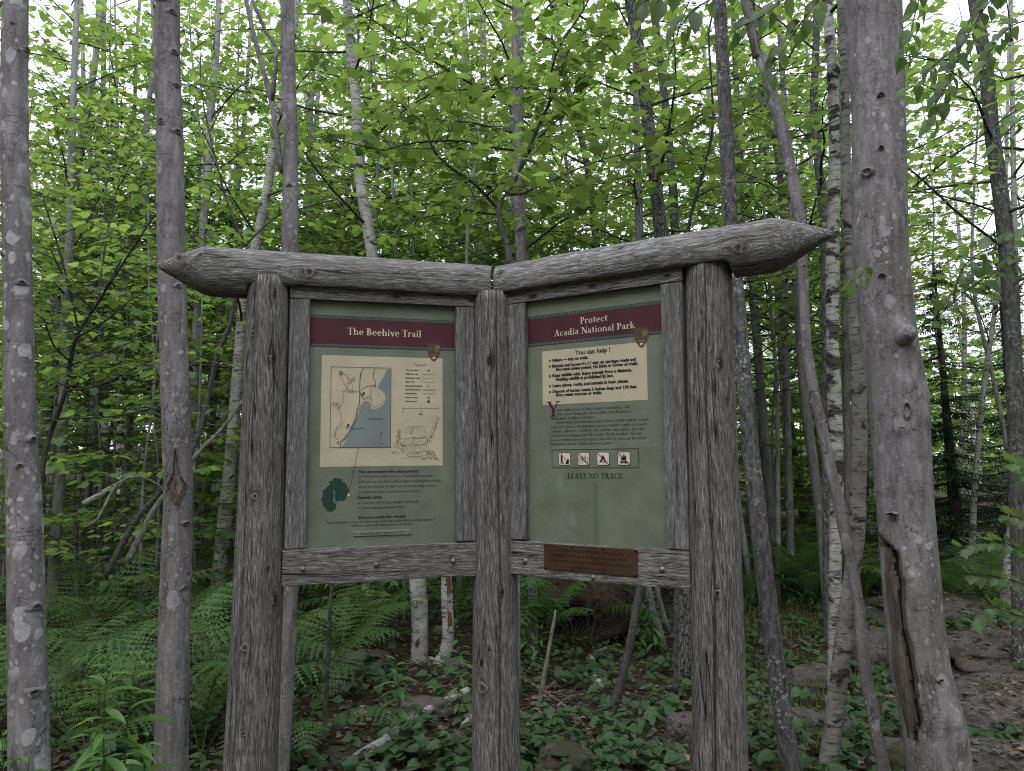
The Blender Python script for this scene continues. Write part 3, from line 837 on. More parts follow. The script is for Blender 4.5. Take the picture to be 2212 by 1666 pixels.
def arrowhead(panel, cx, zt, zb, w):
    h = zt - zb
    pts = [(-.42, 0), (-.2, .015), (.0, .045), (.2, .015), (.42, .0), (.49, -.14), (.5, -.3), (.44, -.5), (.33, -.7), (.17, -.89), (0, -1.0), (-.17, -.89), (-.33, -.7), (-.44, -.5), (-.5, -.3), (-.49, -.14)]
    jag = []
    for i, (a, b) in enumerate(zip(pts, pts[1:] + pts[:1])):
        jag.append(a); jag.append(((a[0] + b[0]) / 2 * (.965 if i > 3 else 1), (a[1] + b[1]) / 2))
    X = lambda q: [(cx + x * w, zt - .04 * h + z * h * .96) for x, z in q]
    p = Print(-.0012)
    p.poly(X(jag), 0)
    p.poly(X([(-.16, -.08), (-.05, -.05), (.02, -.14), (-.02, -.24), (.03, -.36), (-.03, -.5), (-.12, -.55), (-.2, -.46), (-.17, -.3), (-.22, -.2)]), 1, .0006)
    for a, b, z in ((.06, .40, -.13), (.08, .42, -.20), (.10, .38, -.27)): p.poly(X([(a, z), (b, z), (b, z - .035), (a, z - .035)]), 2, .0006)
    p.poly(X([(.02, -.42), (.12, -.38), (.2, -.335), (.27, -.375), (.40, -.43), (.3, -.42), (.22, -.40), (.14, -.43)]), 2, .0006)
    p.poly(X([(-.34, -.46), (-.24, -.44), (-.16, -.47), (-.24, -.48)]), 2, .0006)
    for z in (-.60, -.67): p.poly(X([(-.2, z), (.22, z), (.2, z - .03), (-.18, z - .03)]), 2, .0006)
    p.poly(X([(-.10, -.80), (-.08, -.75), (-.02, -.73), (.06, -.75), (.11, -.77), (.10, -.85), (.06, -.81), (-.02, -.81), (-.04, -.86), (-.08, -.85)]), 3, .0006)
    p.build('emblem', [PM['brown'], PM['tree'], PM['rose'], PM['cream']], panel)


def bullet(p, x, z, h, m): p.poly([(x, z - h * .15), (x + h * 1.05, z + h * .42), (x, z + h)], m)


left = sign_panel(PL, -.785, -.290, -.209, .645)
banner(left, -.785, -.209, .5641, .4707)
arrowhead(left, -.3063, .4865, .4120, .0570)
p = Print(); p.serif('The Beehive Trail', -.6334, .5066, -.3544, .0265, 0, .0012); p.build('heading_lettering', [PM['cream']], left)
p = Print(-.0005); p.rect(-.725, .0143, -.2729, .4265); p.build('map_sheet', [PM['beige']], left)
# the map: sea, relief, roads and trails
mx = lambda u: -.6922 + (u - 476) / (1092 - 476) * .2212
mz = lambda v: .3818 - (v - 810) / (1625 - 810) * .2986
pt = lambda *q: [(mx(a), mz(b)) for a, b in q]
p = Print(-.0012)
p.poly(pt((1050, 818), (1092, 818), (1092, 1622), (588, 1622), (640, 1560), (690, 1420), (745, 1330), (790, 1210), (815, 1155), (868, 1150), (885, 1190), (900, 1235), (960, 1225), (1010, 1190), (1040, 1130), (1030, 1070), (990, 1035), (955, 1010), (975, 960), (1020, 900)), 0)
p.poly(pt((556, 860), (575, 845), (600, 850), (606, 870), (592, 890), (565, 888)), 0)
p.build('map_water', [PM['water']], left)
p = Print(-.0012)
p.poly(pt((640, 1000), (700, 985), (740, 1010), (720, 1040), (650, 1040)), 0); p.poly(pt((600, 900), (640, 880), (660, 960), (620, 1000), (585, 960)), 0); p.poly(pt((510, 1100), (560, 1060), (600, 1150), (560, 1290), (520, 1240)), 0)
p.build('map_relief', [PM['tan']], left)
p = Print(-.0020)
p.line(pt((480, 805), (1094, 805), (1094, 1622), (480, 1622)), .0014, 0, 0, True)
p.line(pt((812, 808), (778, 870), (772, 950), (772, 1180), (745, 1245), (735, 1330), (700, 1400), (660, 1470), (620, 1535), (580, 1570), (588, 1622)), .0022, 0)
p.line(pt((922, 815), (905, 900), (937, 955), (930, 980), (820, 1010), (785, 1045)), .0016, 0)
p.line(pt((775, 1060), (800, 1090), (825, 1130), (812, 1140), (790, 1100), (775, 1060)), .0012, 0)
p.dash(pt((585, 910), (610, 970), (640, 1030), (610, 1060)), .0011, .004, .002)
p.dash(pt((615, 880), (655, 920), (650, 970), (690, 975), (705, 1050), (640, 1030), (660, 970)), .0011, .004, .002)
p.dash(pt((770, 1050), (660, 1055), (600, 1050), (612, 1150), (585, 1200), (560, 1230), (590, 1310), (585, 1380), (530, 1450), (530, 1520), (580, 1560)), .0011, .004, .002)
p.dash(pt((885, 1000), (880, 1080), (895, 1140), (890, 1190), (930, 1215), (1000, 1170), (1030, 1120)), .0011, .004, .002)
p.dash(pt((800, 1170), (760, 1260), (735, 1370), (690, 1460), (640, 1530), (600, 1575)), .0012, .005, .002)
p.line(pt((995, 1460), (995, 1560)), .001, 0); p.poly(pt((988, 1490), (1001, 1490), (996, 1455)), 0)
for u, v in ((680, 950), (560, 1222)): p.poly(pt((u - 9, v + 8), (u + 9, v + 8), (u, v - 9)), 1)
for u, v in ((795, 1090), (928, 998), (647, 1420), (558, 1575)): p.line(pt((u - 10, v - 11), (u + 10, v - 11), (u + 10, v + 11), (u - 10, v + 11)), .0008, 0, 0, True); p.sans('P', mx(u - 6), mz(v + 7), mx(u + 7), .005, 0)
for u, v in ((812, 1072), (660, 1397)): p.rect(mx(u - 11), mz(v + 11), mx(u + 11), mz(v - 11), 0)
for t, u0, u1, v in (('The', 560, 592, 865), ('Bowl', 558, 598, 888), ('The', 690, 720, 920), ('Beehive', 670, 733, 935), ('520', 690, 716, 952), ('Bowl Trail', 660, 738, 1068), ('Sand', 835, 880, 1110), ('Beach', 835, 885, 1128), ('Gorham', 495, 565, 1180), ('Mountain', 488, 570, 1197), ('525', 520, 548, 1213), ('Thunder Hole', 690, 822, 1436)):
    p.sans(t, mx(u0), mz(v), mx(u1), .0048, 0, 0, .0)
p.serif('Frenchman Bay', mx(862), mz(1338), mx(1012), .0055, 0)
p.sans('N', mx(988), mz(1592), mx(1003), .0052, 0)
for t, u, v, ang in (('Park Loop Road', 705, 1365, 72), ('Park Loop', 780, 915, 80), ('Ocean Trail', 765, 1250, 62), ('Gorham Mountain Trail', 520, 1520, 66), ('Cadillac Cliffs Trail', 585, 1430, 60), ('Great Head Trail', 945, 1030, -60), ('Beehive Trail', 625, 875, -55), ('Ocean Trail', 628, 1550, 55)):
    V, T = sans_text(t, .0)
    a = math.radians(ang); k = .0044
    p.k = (p.k + 1) % 12
    p.g.add([(mx(u) + (x * math.cos(a) - z * math.sin(a)) * k * .62, p.y - p.k * 2.5e-5, mz(v) + (x * math.sin(a) + z * math.cos(a)) * k * .8) for x, z in V], [tuple(q) for q in T], 0)
p.line([(-.5879, .0830), (-.6202, -.0788)], .0012, 0)
p.build('map_linework', [PM['ink'], PM['maroon']], left)
# legend
p = Print(-.0012)
p.serif('Legend', -.3787, .3956, -.3384, .0082)
zs = (.3754, .3607, .3453, .3306, .3152, .3009, .2860, .2706, .2560)
for t, wd, z in zip(('You Are Here', 'Difficult Trail', 'Moderate Trail', 'Easy Trail', 'Mountain Summit', 'Park Loop Road', 'Paved Road', 'Parking Area', 'Rest Rooms'), (.049, .046, .053, .034, .063, .057, .042, .046, .043), zs):
    p.sans(t, -.4154, z, -.4154 + wd, .0056, 0, 0, .03)
for k, z in zip(range(9), zs):
    z += .002
    if k == 0: p.poly([(-.327 + .0038 * math.cos(i * .52), z + .0038 * math.sin(i * .52)) for i in range(12)], 1)
    elif k in (1, 2, 3): p.dash([(-.3485, z), (-.3023, z)], .0009 if k != 2 else .0006, (.004, .003, .005)[k - 1], .0012, 0)
    elif k == 4: p.poly([(-.3303, z - .003), (-.3237, z - .003), (-.327, z + .004)], 1)
    elif k in (5, 6): p.line([(-.3485, z), (-.3023, z)], .0020 if k == 5 else .0014, 1 if k == 5 else 0)
    elif k == 7: p.line([(-.3307, z - .004), (-.3233, z - .004), (-.3233, z + .004), (-.3307, z + .004)], .0008, 0, 0, True); p.sans('P', -.329, z - .0026, -.325, .005, 0)
    else: p.rect(-.3315, z - .0045, -.3225, z + .0045, 0)
p.line([(-.4244, .2315), (-.2902, .2327)], .0009)
for x in (-.4244, -.3566, -.2902): p.line([(x, .2220), (x, .2420)], .0009)
p.sans('0', -.4262, .2145, -.4228, .005); p.sans('1/2', -.360, .2165, -.3535, .0045); p.sans('1', -.2912, .2145, -.2890, .005); p.sans('Mile', -.3640, .2075, -.3480, .005)
p.build('legend_lettering', [PM['ink'], PM['maroon']], left)
# pencil drawing of a stone cairn, a snag and small trees
cxm = lambda u: -.4602 + (u - 1120) / 485 * .1806
czm = lambda v: .2100 - (v - 1280) / 612 * .1800
cp_ = lambda q: [(cxm(a), czm(b)) for a, b in q]
p = Print(-.0012)
stones = [[(1255, 1450), (1330, 1440), (1320, 1530), (1240, 1525)], [(1300, 1480), (1370, 1440), (1440, 1450), (1450, 1575), (1380, 1590), (1310, 1580)], [(1240, 1600), (1320, 1590), (1330, 1660), (1210, 1690)], [(1320, 1600), (1460, 1580), (1470, 1650), (1400, 1680), (1330, 1670)], [(1210, 1700), (1310, 1690), (1330, 1760), (1220, 1770)], [(1330, 1690), (1450, 1670), (1470, 1760), (1340, 1775)], [(1250, 1790), (1400, 1780), (1420, 1830), (1270, 1825)]]
sh = random.Random(3)
for st in stones:
    p.line(cp_(st), .0010, 2, 0, True)
    a, b = st[0], st[2]
    for k in range(9):
        u = min(q[0] for q in st) + (max(q[0] for q in st) - min(q[0] for q in st)) * sh.uniform(.15, .8); v = min(q[1] for q in st) + (max(q[1] for q in st) - min(q[1] for q in st)) * sh.uniform(.1, .7)
        p.line(cp_([(u, v), (u + sh.uniform(-6, 18), v + sh.uniform(18, 40))]), .0007, 1)
for x0, x1 in ((1565, 1600), (1540, 1575)): p.line(cp_([(x0, 1290), (x1 - 60, 1480), (x0 - 100, 1650)]), .0012, 1)
for k in range(60):
    t = sh.random(); u = 1585 - 100 * t + sh.uniform(-16, 16); v = 1300 + 350 * t
    p.line(cp_([(u, v), (u + 4, v + 18)]), .0008, 0 if k % 3 else 1)
for k in range(170):
    if k < 95: v = 1490 + 300 * sh.random(); u = 1180 + sh.uniform(-1, 1) * (12 + (v - 1490) * .2)
    else: v = 1740 + 130 * sh.random(); u = 1500 + sh.uniform(-1, 1) * (20 + (v - 1740) * .5)
    p.line(cp_([(u, v), (u + sh.uniform(-10, 10), v + sh.uniform(4, 12))]), .0014, 0)
for k in range(26): u = 1200 + k * 14; v = 1850 + sh.uniform(-22, 22); p.line(cp_([(u, v), (u + 20, v + sh.uniform(-8, 8))]), .0008, 1)
p.build('cairn_drawing', [PM['soft'], PM['grey'], PM['soft']], left)
# lower text
p = Print(-.0008)
p.sans('You are entering the backcountry:', -.5879, -.0094, -.3633, .0100, 0, 0, .03)
for t, z, x1 in (('Take drinking water and a map. Tell someone your plans.', -.0264, -.3074), ('Watch your step. Most accidents happen while hiking and biking.', -.0454, -.2755), ('Stay on trails and carriage roads. Keep your group together.', -.0640, -.2970), ('Cairns guide hikers. Do not build more cairns.', -.0831, -.3591)):
    p.serif(t, -.5743, z, x1, .0082); bullet(p, -.5835, z, .0062, 0)
p.sans('Special notes:', -.5893, -.1035, -.4986, .0100, 0, 0, .03)
for t, z, x1 in (('Lock your vehicle. Keep valuables out of sight.', -.1226, -.3609), ('No dogs allowed on Beehive Trail.', -.1409, -.4188)):
    p.serif(t, -.5743, z, x1, .0082); bullet(p, -.5850, z, .0062, 1)
p.sans('Are you ready for winter?', -.5860, -.1760, -.4103, .0100, 0, 0, .03)
p.serif('From November to April, ice often makes trails impassable without special equipment.', -.6987, -.1908, -.3008, .0085)
p.serif('Darkness comes early. Be prepared to turn back.', -.6099, -.2040, -.3865, .0085)
p.build('body_lettering', [PM['ink'], PM['maroon']], left)
p = Print(-.0008)
rs = random.Random(8)
isl = [(520, 392), (560, 402), (602, 405), (596, 435), (640, 460), (655, 500), (672, 530), (668, 545), (650, 570), (640, 610), (600, 635), (560, 625), (548, 640), (530, 632), (525, 570), (520, 525), (500, 520), (512, 580), (505, 640), (540, 670), (535, 710), (490, 745), (455, 735), (430, 705), (405, 680), (400, 640), (383, 615), (400, 560), (400, 520), (430, 500), (445, 480), (470, 465), (458, 425), (490, 425)]
ix = lambda u: -.7197 + (u - 380) / 295 * .1019
iz = lambda v: -.0252 - (v - 392) / 353 * .1244
isl2 = []
for a, b in zip(isl, isl[1:] + isl[:1]):
    isl2 += [a, ((a[0] + b[0]) / 2 + rs.uniform(-4, 4), (a[1] + b[1]) / 2 + rs.uniform(-4, 4))]
p.poly([(ix(a), iz(b)) for a, b in isl2], 0)
p.rect(ix(654), iz(584), ix(672), iz(560), 1, .0006)
p.build('island_silhouette', [PM['island'], PM['cream']], left)
# screwed-on plate
bm = bmesh.new(); bmesh.ops.create_cube(bm, size=1)
for v in bm.verts: v.co = Vector((-.4976 + v.co.x * .2106, -.002 + v.co.y * .004, -.2300 + v.co.z * .0188))
bmesh.ops.bevel(bm, geom=bm.edges[:], offset=.0012, segments=1, affect='EDGES')
me = bpy.data.meshes.new('emergency_plate'); bm.to_mesh(me); bm.free(); me.materials.append(PM['worn'])
link('emergency_plate', me, left)
p = Print(-.0046); p.serif('Emergency phone: 911', -.5791, -.2340, -.4162, .0100, 0)
for x in (-.5925, -.4033): p.poly([(x + .002 * math.cos(i), -.2300 + .002 * math.sin(i)) for i in range(6)], 1)
p.build('plate_lettering', [PM['red'], PM['ink']], left)

# right panel
right = sign_panel(PR, .039, -.290, .610, .645)
banner(right, .039, .610, .5629, .4717)
arrowhead(right, .5132, .4885, .4140, .0585)
p = Print(-.0017)
p.serif('Protect', .2769, .5258, .3873, .0240); p.serif('Acadia National Park', .1692, .4885, .4922, .0240)
p.build('heading_lettering', [PM['cream']], right)
p = Print(-.0005); p.rect(.1162, .2311, .5310, .4357); p.build('notice_sheet', [PM['beige']], right)
p = Print(-.0012)
p.sans('You can help !', .2531, .4118, .3944, .0175, 0, 0, .025)
for t, x0, z, x1, bl in (('Hikers \u2014 stay on trails.', .1589, .3932, .3083, 1), ('Bicycles and horses', .1586, .3715, .2770, 1), ('stay on carriage roads and', .3235, .3720, .4918, 0), ('fire roads unless posted. No bikes or horses on trails.', .1738, .3573, .4988, 0), ('Keep wildlife wild. Enjoy animals from a distance.', .1582, .3353, .4749, 1), ('Feeding wildlife is prohibited by law.', .1733, .3200, .4061, 0), ('Leave plants, rocks, and animals in their places.', .1586, .2972, .4622, 1), ('Dispose of human waste 6 inches deep and 100 feet', .1583, .2752, .4917, 1), ('from water sources or trails.', .1726, .2611, .3582, 0)):
    p.sans(t, x0, z, x1, .0114, 0, 0, .05)
    if bl: bullet(p, .1442, z, .0098, 1)
p.sans('MUST', .2805, .3716, .3205, .0108, 1, 0, .02)
p.build('notice_lettering', [PM['ink'], PM['maroon']], right)
p = Print(-.0012); p.serif('Y', .1345, .1870, .1890, .0560); p.build('drop_capital', [PM['maroon']], right)
p = Print(-.0008)
for t, x0, z, x1 in (('our individual actions seem harmless, but', .1755, .2055, .4674), ('can cause damage when added to those of', .1754, .1900, .4677), ('thousands of other visitors.', .1488, .1747, .3312), ('Footsteps, bicycle tires, and horse traffic crush fragile', .1754, .1592, .5336), ('soils and plants. Removing natural objects such as beach', .1481, .1430, .5263), ("cobbles, flowers, starfish, and antlers threatens species'", .1488, .1270, .5204), ('survival and degrades the park. Wild animals fed by', .1487, .1110, .5077), ('people often starve in winter, are hit by cars, or become', .1485, .0949, .5212), ('dangerous pests. Please do your part.', .1483, .0797, .3956)):
    p.serif(t, x0, z, x1, .0100)
p.serif('LEAVE NO TRACE', .2158, -.0423, .4331, .0195)
p.build('body_lettering', [PM['ink']], right)
p = Print(-.0008)
p.line([(.1530, .0622), (.4926, .0620), (.4924, -.0039), (.1530, -.0037)], .0020, 0, 0, True)
for x in (.1822, .2585, .3356, .4143):
    w, z0, z1 = .0465, .0055, .0514
    rr = [(x + .004, z0), (x + w - .004, z0), (x + w, z0 + .004), (x + w, z1 - .004), (x + w - .004, z1), (x + .004, z1), (x, z1 - .004), (x, z0 + .004)]
    p.poly(rr, 1); p.line(rr, .0014, 0, .0006, True)
q = lambda x, z: (.1822 + x * .0465, .0055 + z * .0459)
p.poly([(q(.24, .88)[0] + .0028 * math.cos(i * .7), q(.24, .88)[1] + .0028 * math.sin(i * .7)) for i in range(9)], 0, .0012)
p.poly([q(.17, .80), q(.33, .80), q(.32, .45), q(.18, .45)], 0, .0012); p.line([q(.21, .48), q(.19, .10)], .004, 0, .0012); p.line([q(.28, .48), q(.38, .10)], .004, 0, .0012); p.line([q(.30, .74), q(.44, .60), q(.72, .38)], .0016, 0, .0012)
p.poly([q(.58, .10), q(.86, .10), q(.88, .32), q(.90, .46), q(.76, .48), q(.70, .34), q(.60, .22)], 0, .0012)
q = lambda x, z: (.2585 + x * .0465, .0055 + z * .0459)
for c in (.26, .74): p.line([(q(c, .42)[0] + .0085 * math.cos(i * .52), q(c, .42)[1] + .0085 * math.sin(i * .52)) for i in range(12)], .0014, 2, .0012, True)
p.line([q(.26, .42), q(.42, .66), q(.66, .66), q(.50, .42), q(.26, .42)], .0014, 2, .0012); p.line([q(.74, .42), q(.64, .72), q(.74, .74)], .0014, 2, .0012); p.line([q(.50, .42), q(.40, .72)], .0014, 2, .0012)
q = lambda x, z: (.3356 + x * .0465, .0055 + z * .0459)
p.poly([q(.22, .26), q(.50, .82), q(.78, .26), q(.62, .26), q(.50, .52), q(.40, .26)], 0, .0012); p.line([q(.12, .25), q(.88, .25)], .0018, 0, .0012)
q = lambda x, z: (.4143 + x * .0465, .0055 + z * .0459)
p.poly([q(.36, .34), q(.28, .50), q(.34, .66), q(.42, .56), q(.52, .90), q(.60, .64), q(.70, .70), q(.72, .48), q(.62, .34)], 0, .0012); p.line([q(.25, .16), q(.75, .28)], .0036, 0, .0012); p.line([q(.25, .28), q(.75, .16)], .0036, 0, .0012)
for x in (.2585, .3356, .4143): p.line([(x + .0015, .0500), (x + .0450, .0070)], .0026, 3, .0018)
p.build('pictogram', [PM['ink'], PM['cream'], PM['grey'], PM['maroon']], right)
for pts, m in (([(.312, -.285), (.340, -.285), (.334, -.18), (.338, -.10), (.332, -.052), (.318, -.052), (.316, -.12), (.319, -.2)], 'stain'),
               ([(.182, -.03), (.192, -.036), (.199, -.05), (.195, -.085), (.178, -.085), (.168, -.06)], 'worn'),
               ([(.235, -.15), (.25, -.185), (.252, -.215), (.22, -.215), (.222, -.18)], 'worn'),
               ([(.42, .0745), (.50, .076), (.57, .078), (.580, .068), (.52, .070), (.46, .071)], 'worn')):
    p = Print(-.0004); p.poly(pts); p.build('stain', [PM[m]], right)
# bronze plaque on the right bottom rail
bm = bmesh.new(); bmesh.ops.create_cube(bm, size=1)
for v in bm.verts: v.co = Vector((.3142 + v.co.x * .3596, -.0065 + v.co.y * .004, -.3230 + v.co.z * .0915))
bmesh.ops.bevel(bm, geom=bm.edges[:], offset=.0012, segments=1, affect='EDGES')
me = bpy.data.meshes.new('plaque'); bm.to_mesh(me); bm.free(); me.materials.append(BRONZE)
plq = link('plaque', me, board, mw=ROOT_INV @ PR @ Matrix.Rotation(rad(.25), 4, 'Y'))
p = Print(-.0090)
for t, x0, x1, z in (('THIS SIGN WAS MADE POSSIBLE THROUGH THE', .182, .446, -.3020), ('GENEROSITY OF THE GEORGIA-PACIFIC FOUNDATION,', .168, .460, -.3205), ('THE NATIONAL PARKS AND CONSERVATION ASSOCIATION,', .156, .474, -.3395), ('AND FRIENDS OF ACADIA', .240, .384, -.3590)):
    p.sans(t, x0, z, x1, .0095, 0, 0, .01)
p.build('plaque_lettering', [BRONZE_INK], plq)
sg = Geo()
SCREW = make_mesh('screw', [(.0042 * math.cos(i * math.pi / 4), y, .0042 * math.sin(i * math.pi / 4)) for y in (0, -.0018) for i in range(8)] + [(0, -.003, 0)], [(i, (i + 1) % 8, 8 + (i + 1) % 8, 8 + i) for i in range(8)] + [(8 + i, 8 + (i + 1) % 8, 16) for i in range(8)], BRONZE_INK)
for x in (.141, .249, .368, .487):
    for z in (-.2835, -.3625): link('screw', SCREW, plq, loc=(x, -.0086, z))

# ------------------------------------------------------------------ forest floor
def axis_vals(a, b, near, s0, grow):
    out = [0.0]; s = s0
    while out[-1] < b - near:
        out.append(out[-1] + s); s *= grow
    neg = [0.0]; s = s0
    while neg[-1] > a - near:
        neg.append(neg[-1] - s); s *= grow
    return [near + v for v in neg[:0:-1]] + [near + v for v in out]


gx = axis_vals(-160, 160, 0, .10, 1.045)
gy = axis_vals(-60, 230, 4.5, .10, 1.045)
GV = [(x, y, gz(x, y)) for y in gy for x in gx]
nx_ = len(gx)
GF = [(j * nx_ + i, j * nx_ + i + 1, (j + 1) * nx_ + i + 1, (j + 1) * nx_ + i) for j in range(len(gy) - 1) for i in range(nx_ - 1)]
b = N('forest_soil')
p_ = b.obj(False)
n1 = b.noise(p_, 1.1, 5, .6); n2 = b.noise(p_, 22, 6, .7); n3 = b.noise(p_, 5, 4, .6)
c_ = b.ramp(n2, [(.3, (.018, .013, .010)), (.5, (.052, .037, .027)), (.68, (.115, .082, .062))])
c_ = b.mix(b.val('MULTIPLY', b.lin(n1, .54, .68), .6), c_, (.030, .045, .016))
c_ = b.mix(b.val('MULTIPLY', b.lin(n3, .56, .7), .5), c_, (.022, .016, .012))
soil = b.surf(c_, .95, b.val('ADD', n2, n3), 1.0, .03, .1)
tag(link('ground', make_mesh('ground', GV, GF, soil)), kind='structure')


# ------------------------------------------------------------------ leaf blades in bulk
def fan_template(half, fold=.10, droop=.12):
    """Blade along +x of unit length from (x, halfwidth) rows, folded along its midrib."""
    V = [(0, 0, 0)]; T = []
    xs = [q[0] for q in half]
    mid = [(0, 0, 0)] + [(x, 0, -droop * x * x) for x, _ in half] + [(1, 0, -droop)]
    V = list(mid); nm = len(V)
    for sgn in (1, -1):
        o = len(V)
        V += [(x, sgn * w, fold * w * 2 - droop * x * x) for x, w in half]
        n = len(half)
        t = [(0, o, 1)] + [q for i in range(n - 1) for q in ((i + 1, o + i, o + i + 1), (i + 1, o + i + 1, i + 2))] + [(n, o + n - 1, nm - 1)]
        T += [(a, c, b2) for a, b2, c in t] if sgn > 0 else t
    return np.array(V, np.float32), np.array(T, np.int32)


LEAFKIND = {'mid': ('maple3', 'leaf')}
TPL = {
    'diamond': (np.array([(0, 0, 0), (.42, .29, .03), (.78, .19, -.02), (1, 0, -.10), (.78, -.19, -.02), (.42, -.29, .03)], np.float32), np.array([(0, 2, 1), (0, 3, 2), (0, 4, 3), (0, 5, 4)], np.int32)),
    'ovate': fan_template([(.12, .16), (.35, .30), (.62, .26), (.84, .12)]),
    'lance': fan_template([(.2, .075), (.5, .105), (.8, .055)], .2, .28),
    'heart': fan_template([(-.06, .22), (.15, .40), (.45, .38), (.75, .22)], .12, .16),
}
# lobed maple blade
_ml = [(0, 0), (-.05, .22), (.10, .34), (.16, .62), (.34, .42), (.56, .60), (.58, .34), (.72, .20), (1.0, 0)]
_mv = [(.22, 0, .03)] + [(x, y, -.10 * (x * x + y * y)) for x, y in _ml] + [(x, -y, -.10 * (x * x + y * y)) for x, y in _ml[-2:0:-1]]
_n = len(_mv) - 1
TPL['maple'] = (np.array(_mv, np.float32), np.array([(0, 1 + (i + 1) % _n, 1 + i) for i in range(_n)], np.int32))
_m3 = [(0, 0), (.04, .30), (.30, .50), (.52, .27), (1.0, 0), (.52, -.27), (.30, -.50), (.04, -.30)]
TPL['maple3'] = (np.array([(x, y, -.12 * (x * x + y * y)) for x, y in _m3], np.float32), np.array([(0, i + 1, i) for i in range(1, 7)], np.int32))
TPL['quad'] = (np.array([(0, 0, 0), (.5, .34, 0), (1, 0, -.05), (.5, -.34, 0)], np.float32), np.array([(0, 2, 1), (0, 3, 2)], np.int32))


def blades(kind, pos, dirs, nrms, size, tint):
    """Instantiate a blade template at many places; returns V, T, tint per vertex."""
    tv, tt = TPL[LEAFKIND[kind][0] if kind in LEAFKIND else kind]
    pos = np.asarray(pos, np.float32); d = np.asarray(dirs, np.float32); n = np.asarray(nrms, np.float32)
    d /= np.linalg.norm(d, axis=1, keepdims=True) + 1e-9
    n = n - d * (n * d).sum(1, keepdims=True)
    n /= np.linalg.norm(n, axis=1, keepdims=True) + 1e-9
    s = np.cross(n, d)
    size = np.asarray(size, np.float32)[:, None, None]
    V = pos[:, None] + size * (tv[None, :, 0:1] * d[:, None] + tv[None, :, 1:2] * s[:, None] + tv[None, :, 2:3] * n[:, None])
    k = len(tv); m = len(pos)
    T = (tt[None] + (np.arange(m) * k)[:, None, None]).reshape(-1, 3)
    return V.reshape(-1, 3), T, np.repeat(np.asarray(tint, np.float32), k)


class Leafage:
    """Leaf blades and twigs gathered for one crown."""
    def __init__(s): s.pos = []; s.dir = []; s.nrm = []; s.size = []; s.tint = []; s.tw = Geo()
    def leaf(s, p, d, n, size, tint): s.pos.append(p); s.dir.append(d); s.nrm.append(n); s.size.append(size); s.tint.append(tint)
    def mesh(s, name, kind, mat):
        V, T, t = blades(kind, s.pos, s.dir, s.nrm, s.size, s.tint)
        return tri_mesh(name, V, T, mat, t)


def bough(L, rng, start, az, el, length, r0, leaf, gap, spread=.45, droop=.25, twig_sides=3, tint0=.5, flat_=.6, bare=.25):
    """One limb with alternate side twigs, each carrying leaves in a loose, nearly level spray."""
    n = max(4, int(length / .22))
    pts = []
    p = Vector(start); a = az; e = el
    for i in range(n + 1):
        t = i / n
        pts.append((p.copy(), r0 * (1 - .85 * t)))
        a += rng.uniform(-.14, .14); e += rng.uniform(-.12, .12) - droop * .22 / max(.4, length) * (1 if t > .3 else 0)
        p = p + Vector((math.sin(a) * math.cos(e), math.cos(a) * math.cos(e), math.sin(e))) * (length / n)
    V, F = tube(pts, twig_sides + (1 if r0 > .012 else 0), cap=False)
    L.tw.add(V, F)
    side = 1
    s = length * bare
    while s < length:
        f = s / length * n; i = min(n - 1, int(f)); q = pts[i][0].lerp(pts[i + 1][0], f - i)
        d = (pts[i + 1][0] - pts[i][0]).normalized()
        sd = Vector((d.y, -d.x, 0)).normalized() * side
        tl = length * spread * (1.05 - .75 * s / length) * rng.uniform(.6, 1.15)
        td = (d * rng.uniform(.5, 1.0) + sd + Vector((0, 0, rng.uniform(-.12, .25)))).normalized()
        end = q + td * tl + Vector((0, 0, -.12 * tl * tl))
        if tl > .1: L.tw.add(*tube([(q, r0 * .32 * (1 - .6 * s / length) + .0012), (q.lerp(end, .5) + Vector((0, 0, .03 * tl)), r0 * .15 + .001), (end, .001)], 3, cap=False))
        tt = tint0 + rng.uniform(-.15, .15)
        u = gap * rng.uniform(.3, .8); k = 1
        while u < tl + gap * .5:
            w = q.lerp(end, min(1, u / tl))
            ls = Vector((td.y, -td.x, 0)) * k
            ld = (td * rng.uniform(.4, 1.0) + ls * rng.uniform(.4, 1.1) + Vector((0, 0, rng.uniform(-.75, .15))))
            nn = Vector((rng.uniform(-1, 1) * flat_, rng.uniform(-1, 1) * flat_, 1))
            L.leaf(w + ls * .01, ld, nn, leaf * rng.uniform(.5, 1.3), tt + rng.uniform(-.25, .25))
            u += gap * rng.uniform(.55, 1.25); k = -k
        s += gap * rng.uniform(1.6, 2.6); side = -side
    L.leaf(pts[-1][0], pts[-1][0] - pts[-2][0], (0, 0, 1), leaf, tint0)
    return pts


def crown(rng, axis, zlo, zhi, nb, length, leaf, gap, r0=.014, tint0=.5, el=(-.05, .6), top=True, flat_=.7, az0=None, azw=math.pi):
    """axis(z) gives the trunk's centre; limbs go out round it between the two heights."""
    L = Leafage()
    nb = int(nb * 1.5); gap *= .74; leaf *= 1.12
    a = rng.uniform(0, 6.3)
    for i in range(nb):
        t = (i + rng.uniform(0, .8)) / nb
        z = zlo + (zhi - zlo) * t
        a += 2.4 + rng.uniform(-.4, .4)
        az = a if az0 is None else az0 + rng.uniform(-azw, azw)
        ln = length * (1 - .45 * t) * rng.uniform(.6, 1.2)
        bough(L, rng, axis(z), az, rng.uniform(*el), ln, r0 * (1 - .4 * t), leaf, gap, tint0=tint0, flat_=flat_)
    return L


LEAFKIND = {'maple': ('maple', 'leaf'), 'birch': ('ovate', 'leaf_birch'), 'low': ('ovate', 'leaf_low'), 'far': ('quad', 'leaf'), 'mid': ('maple3', 'leaf')}


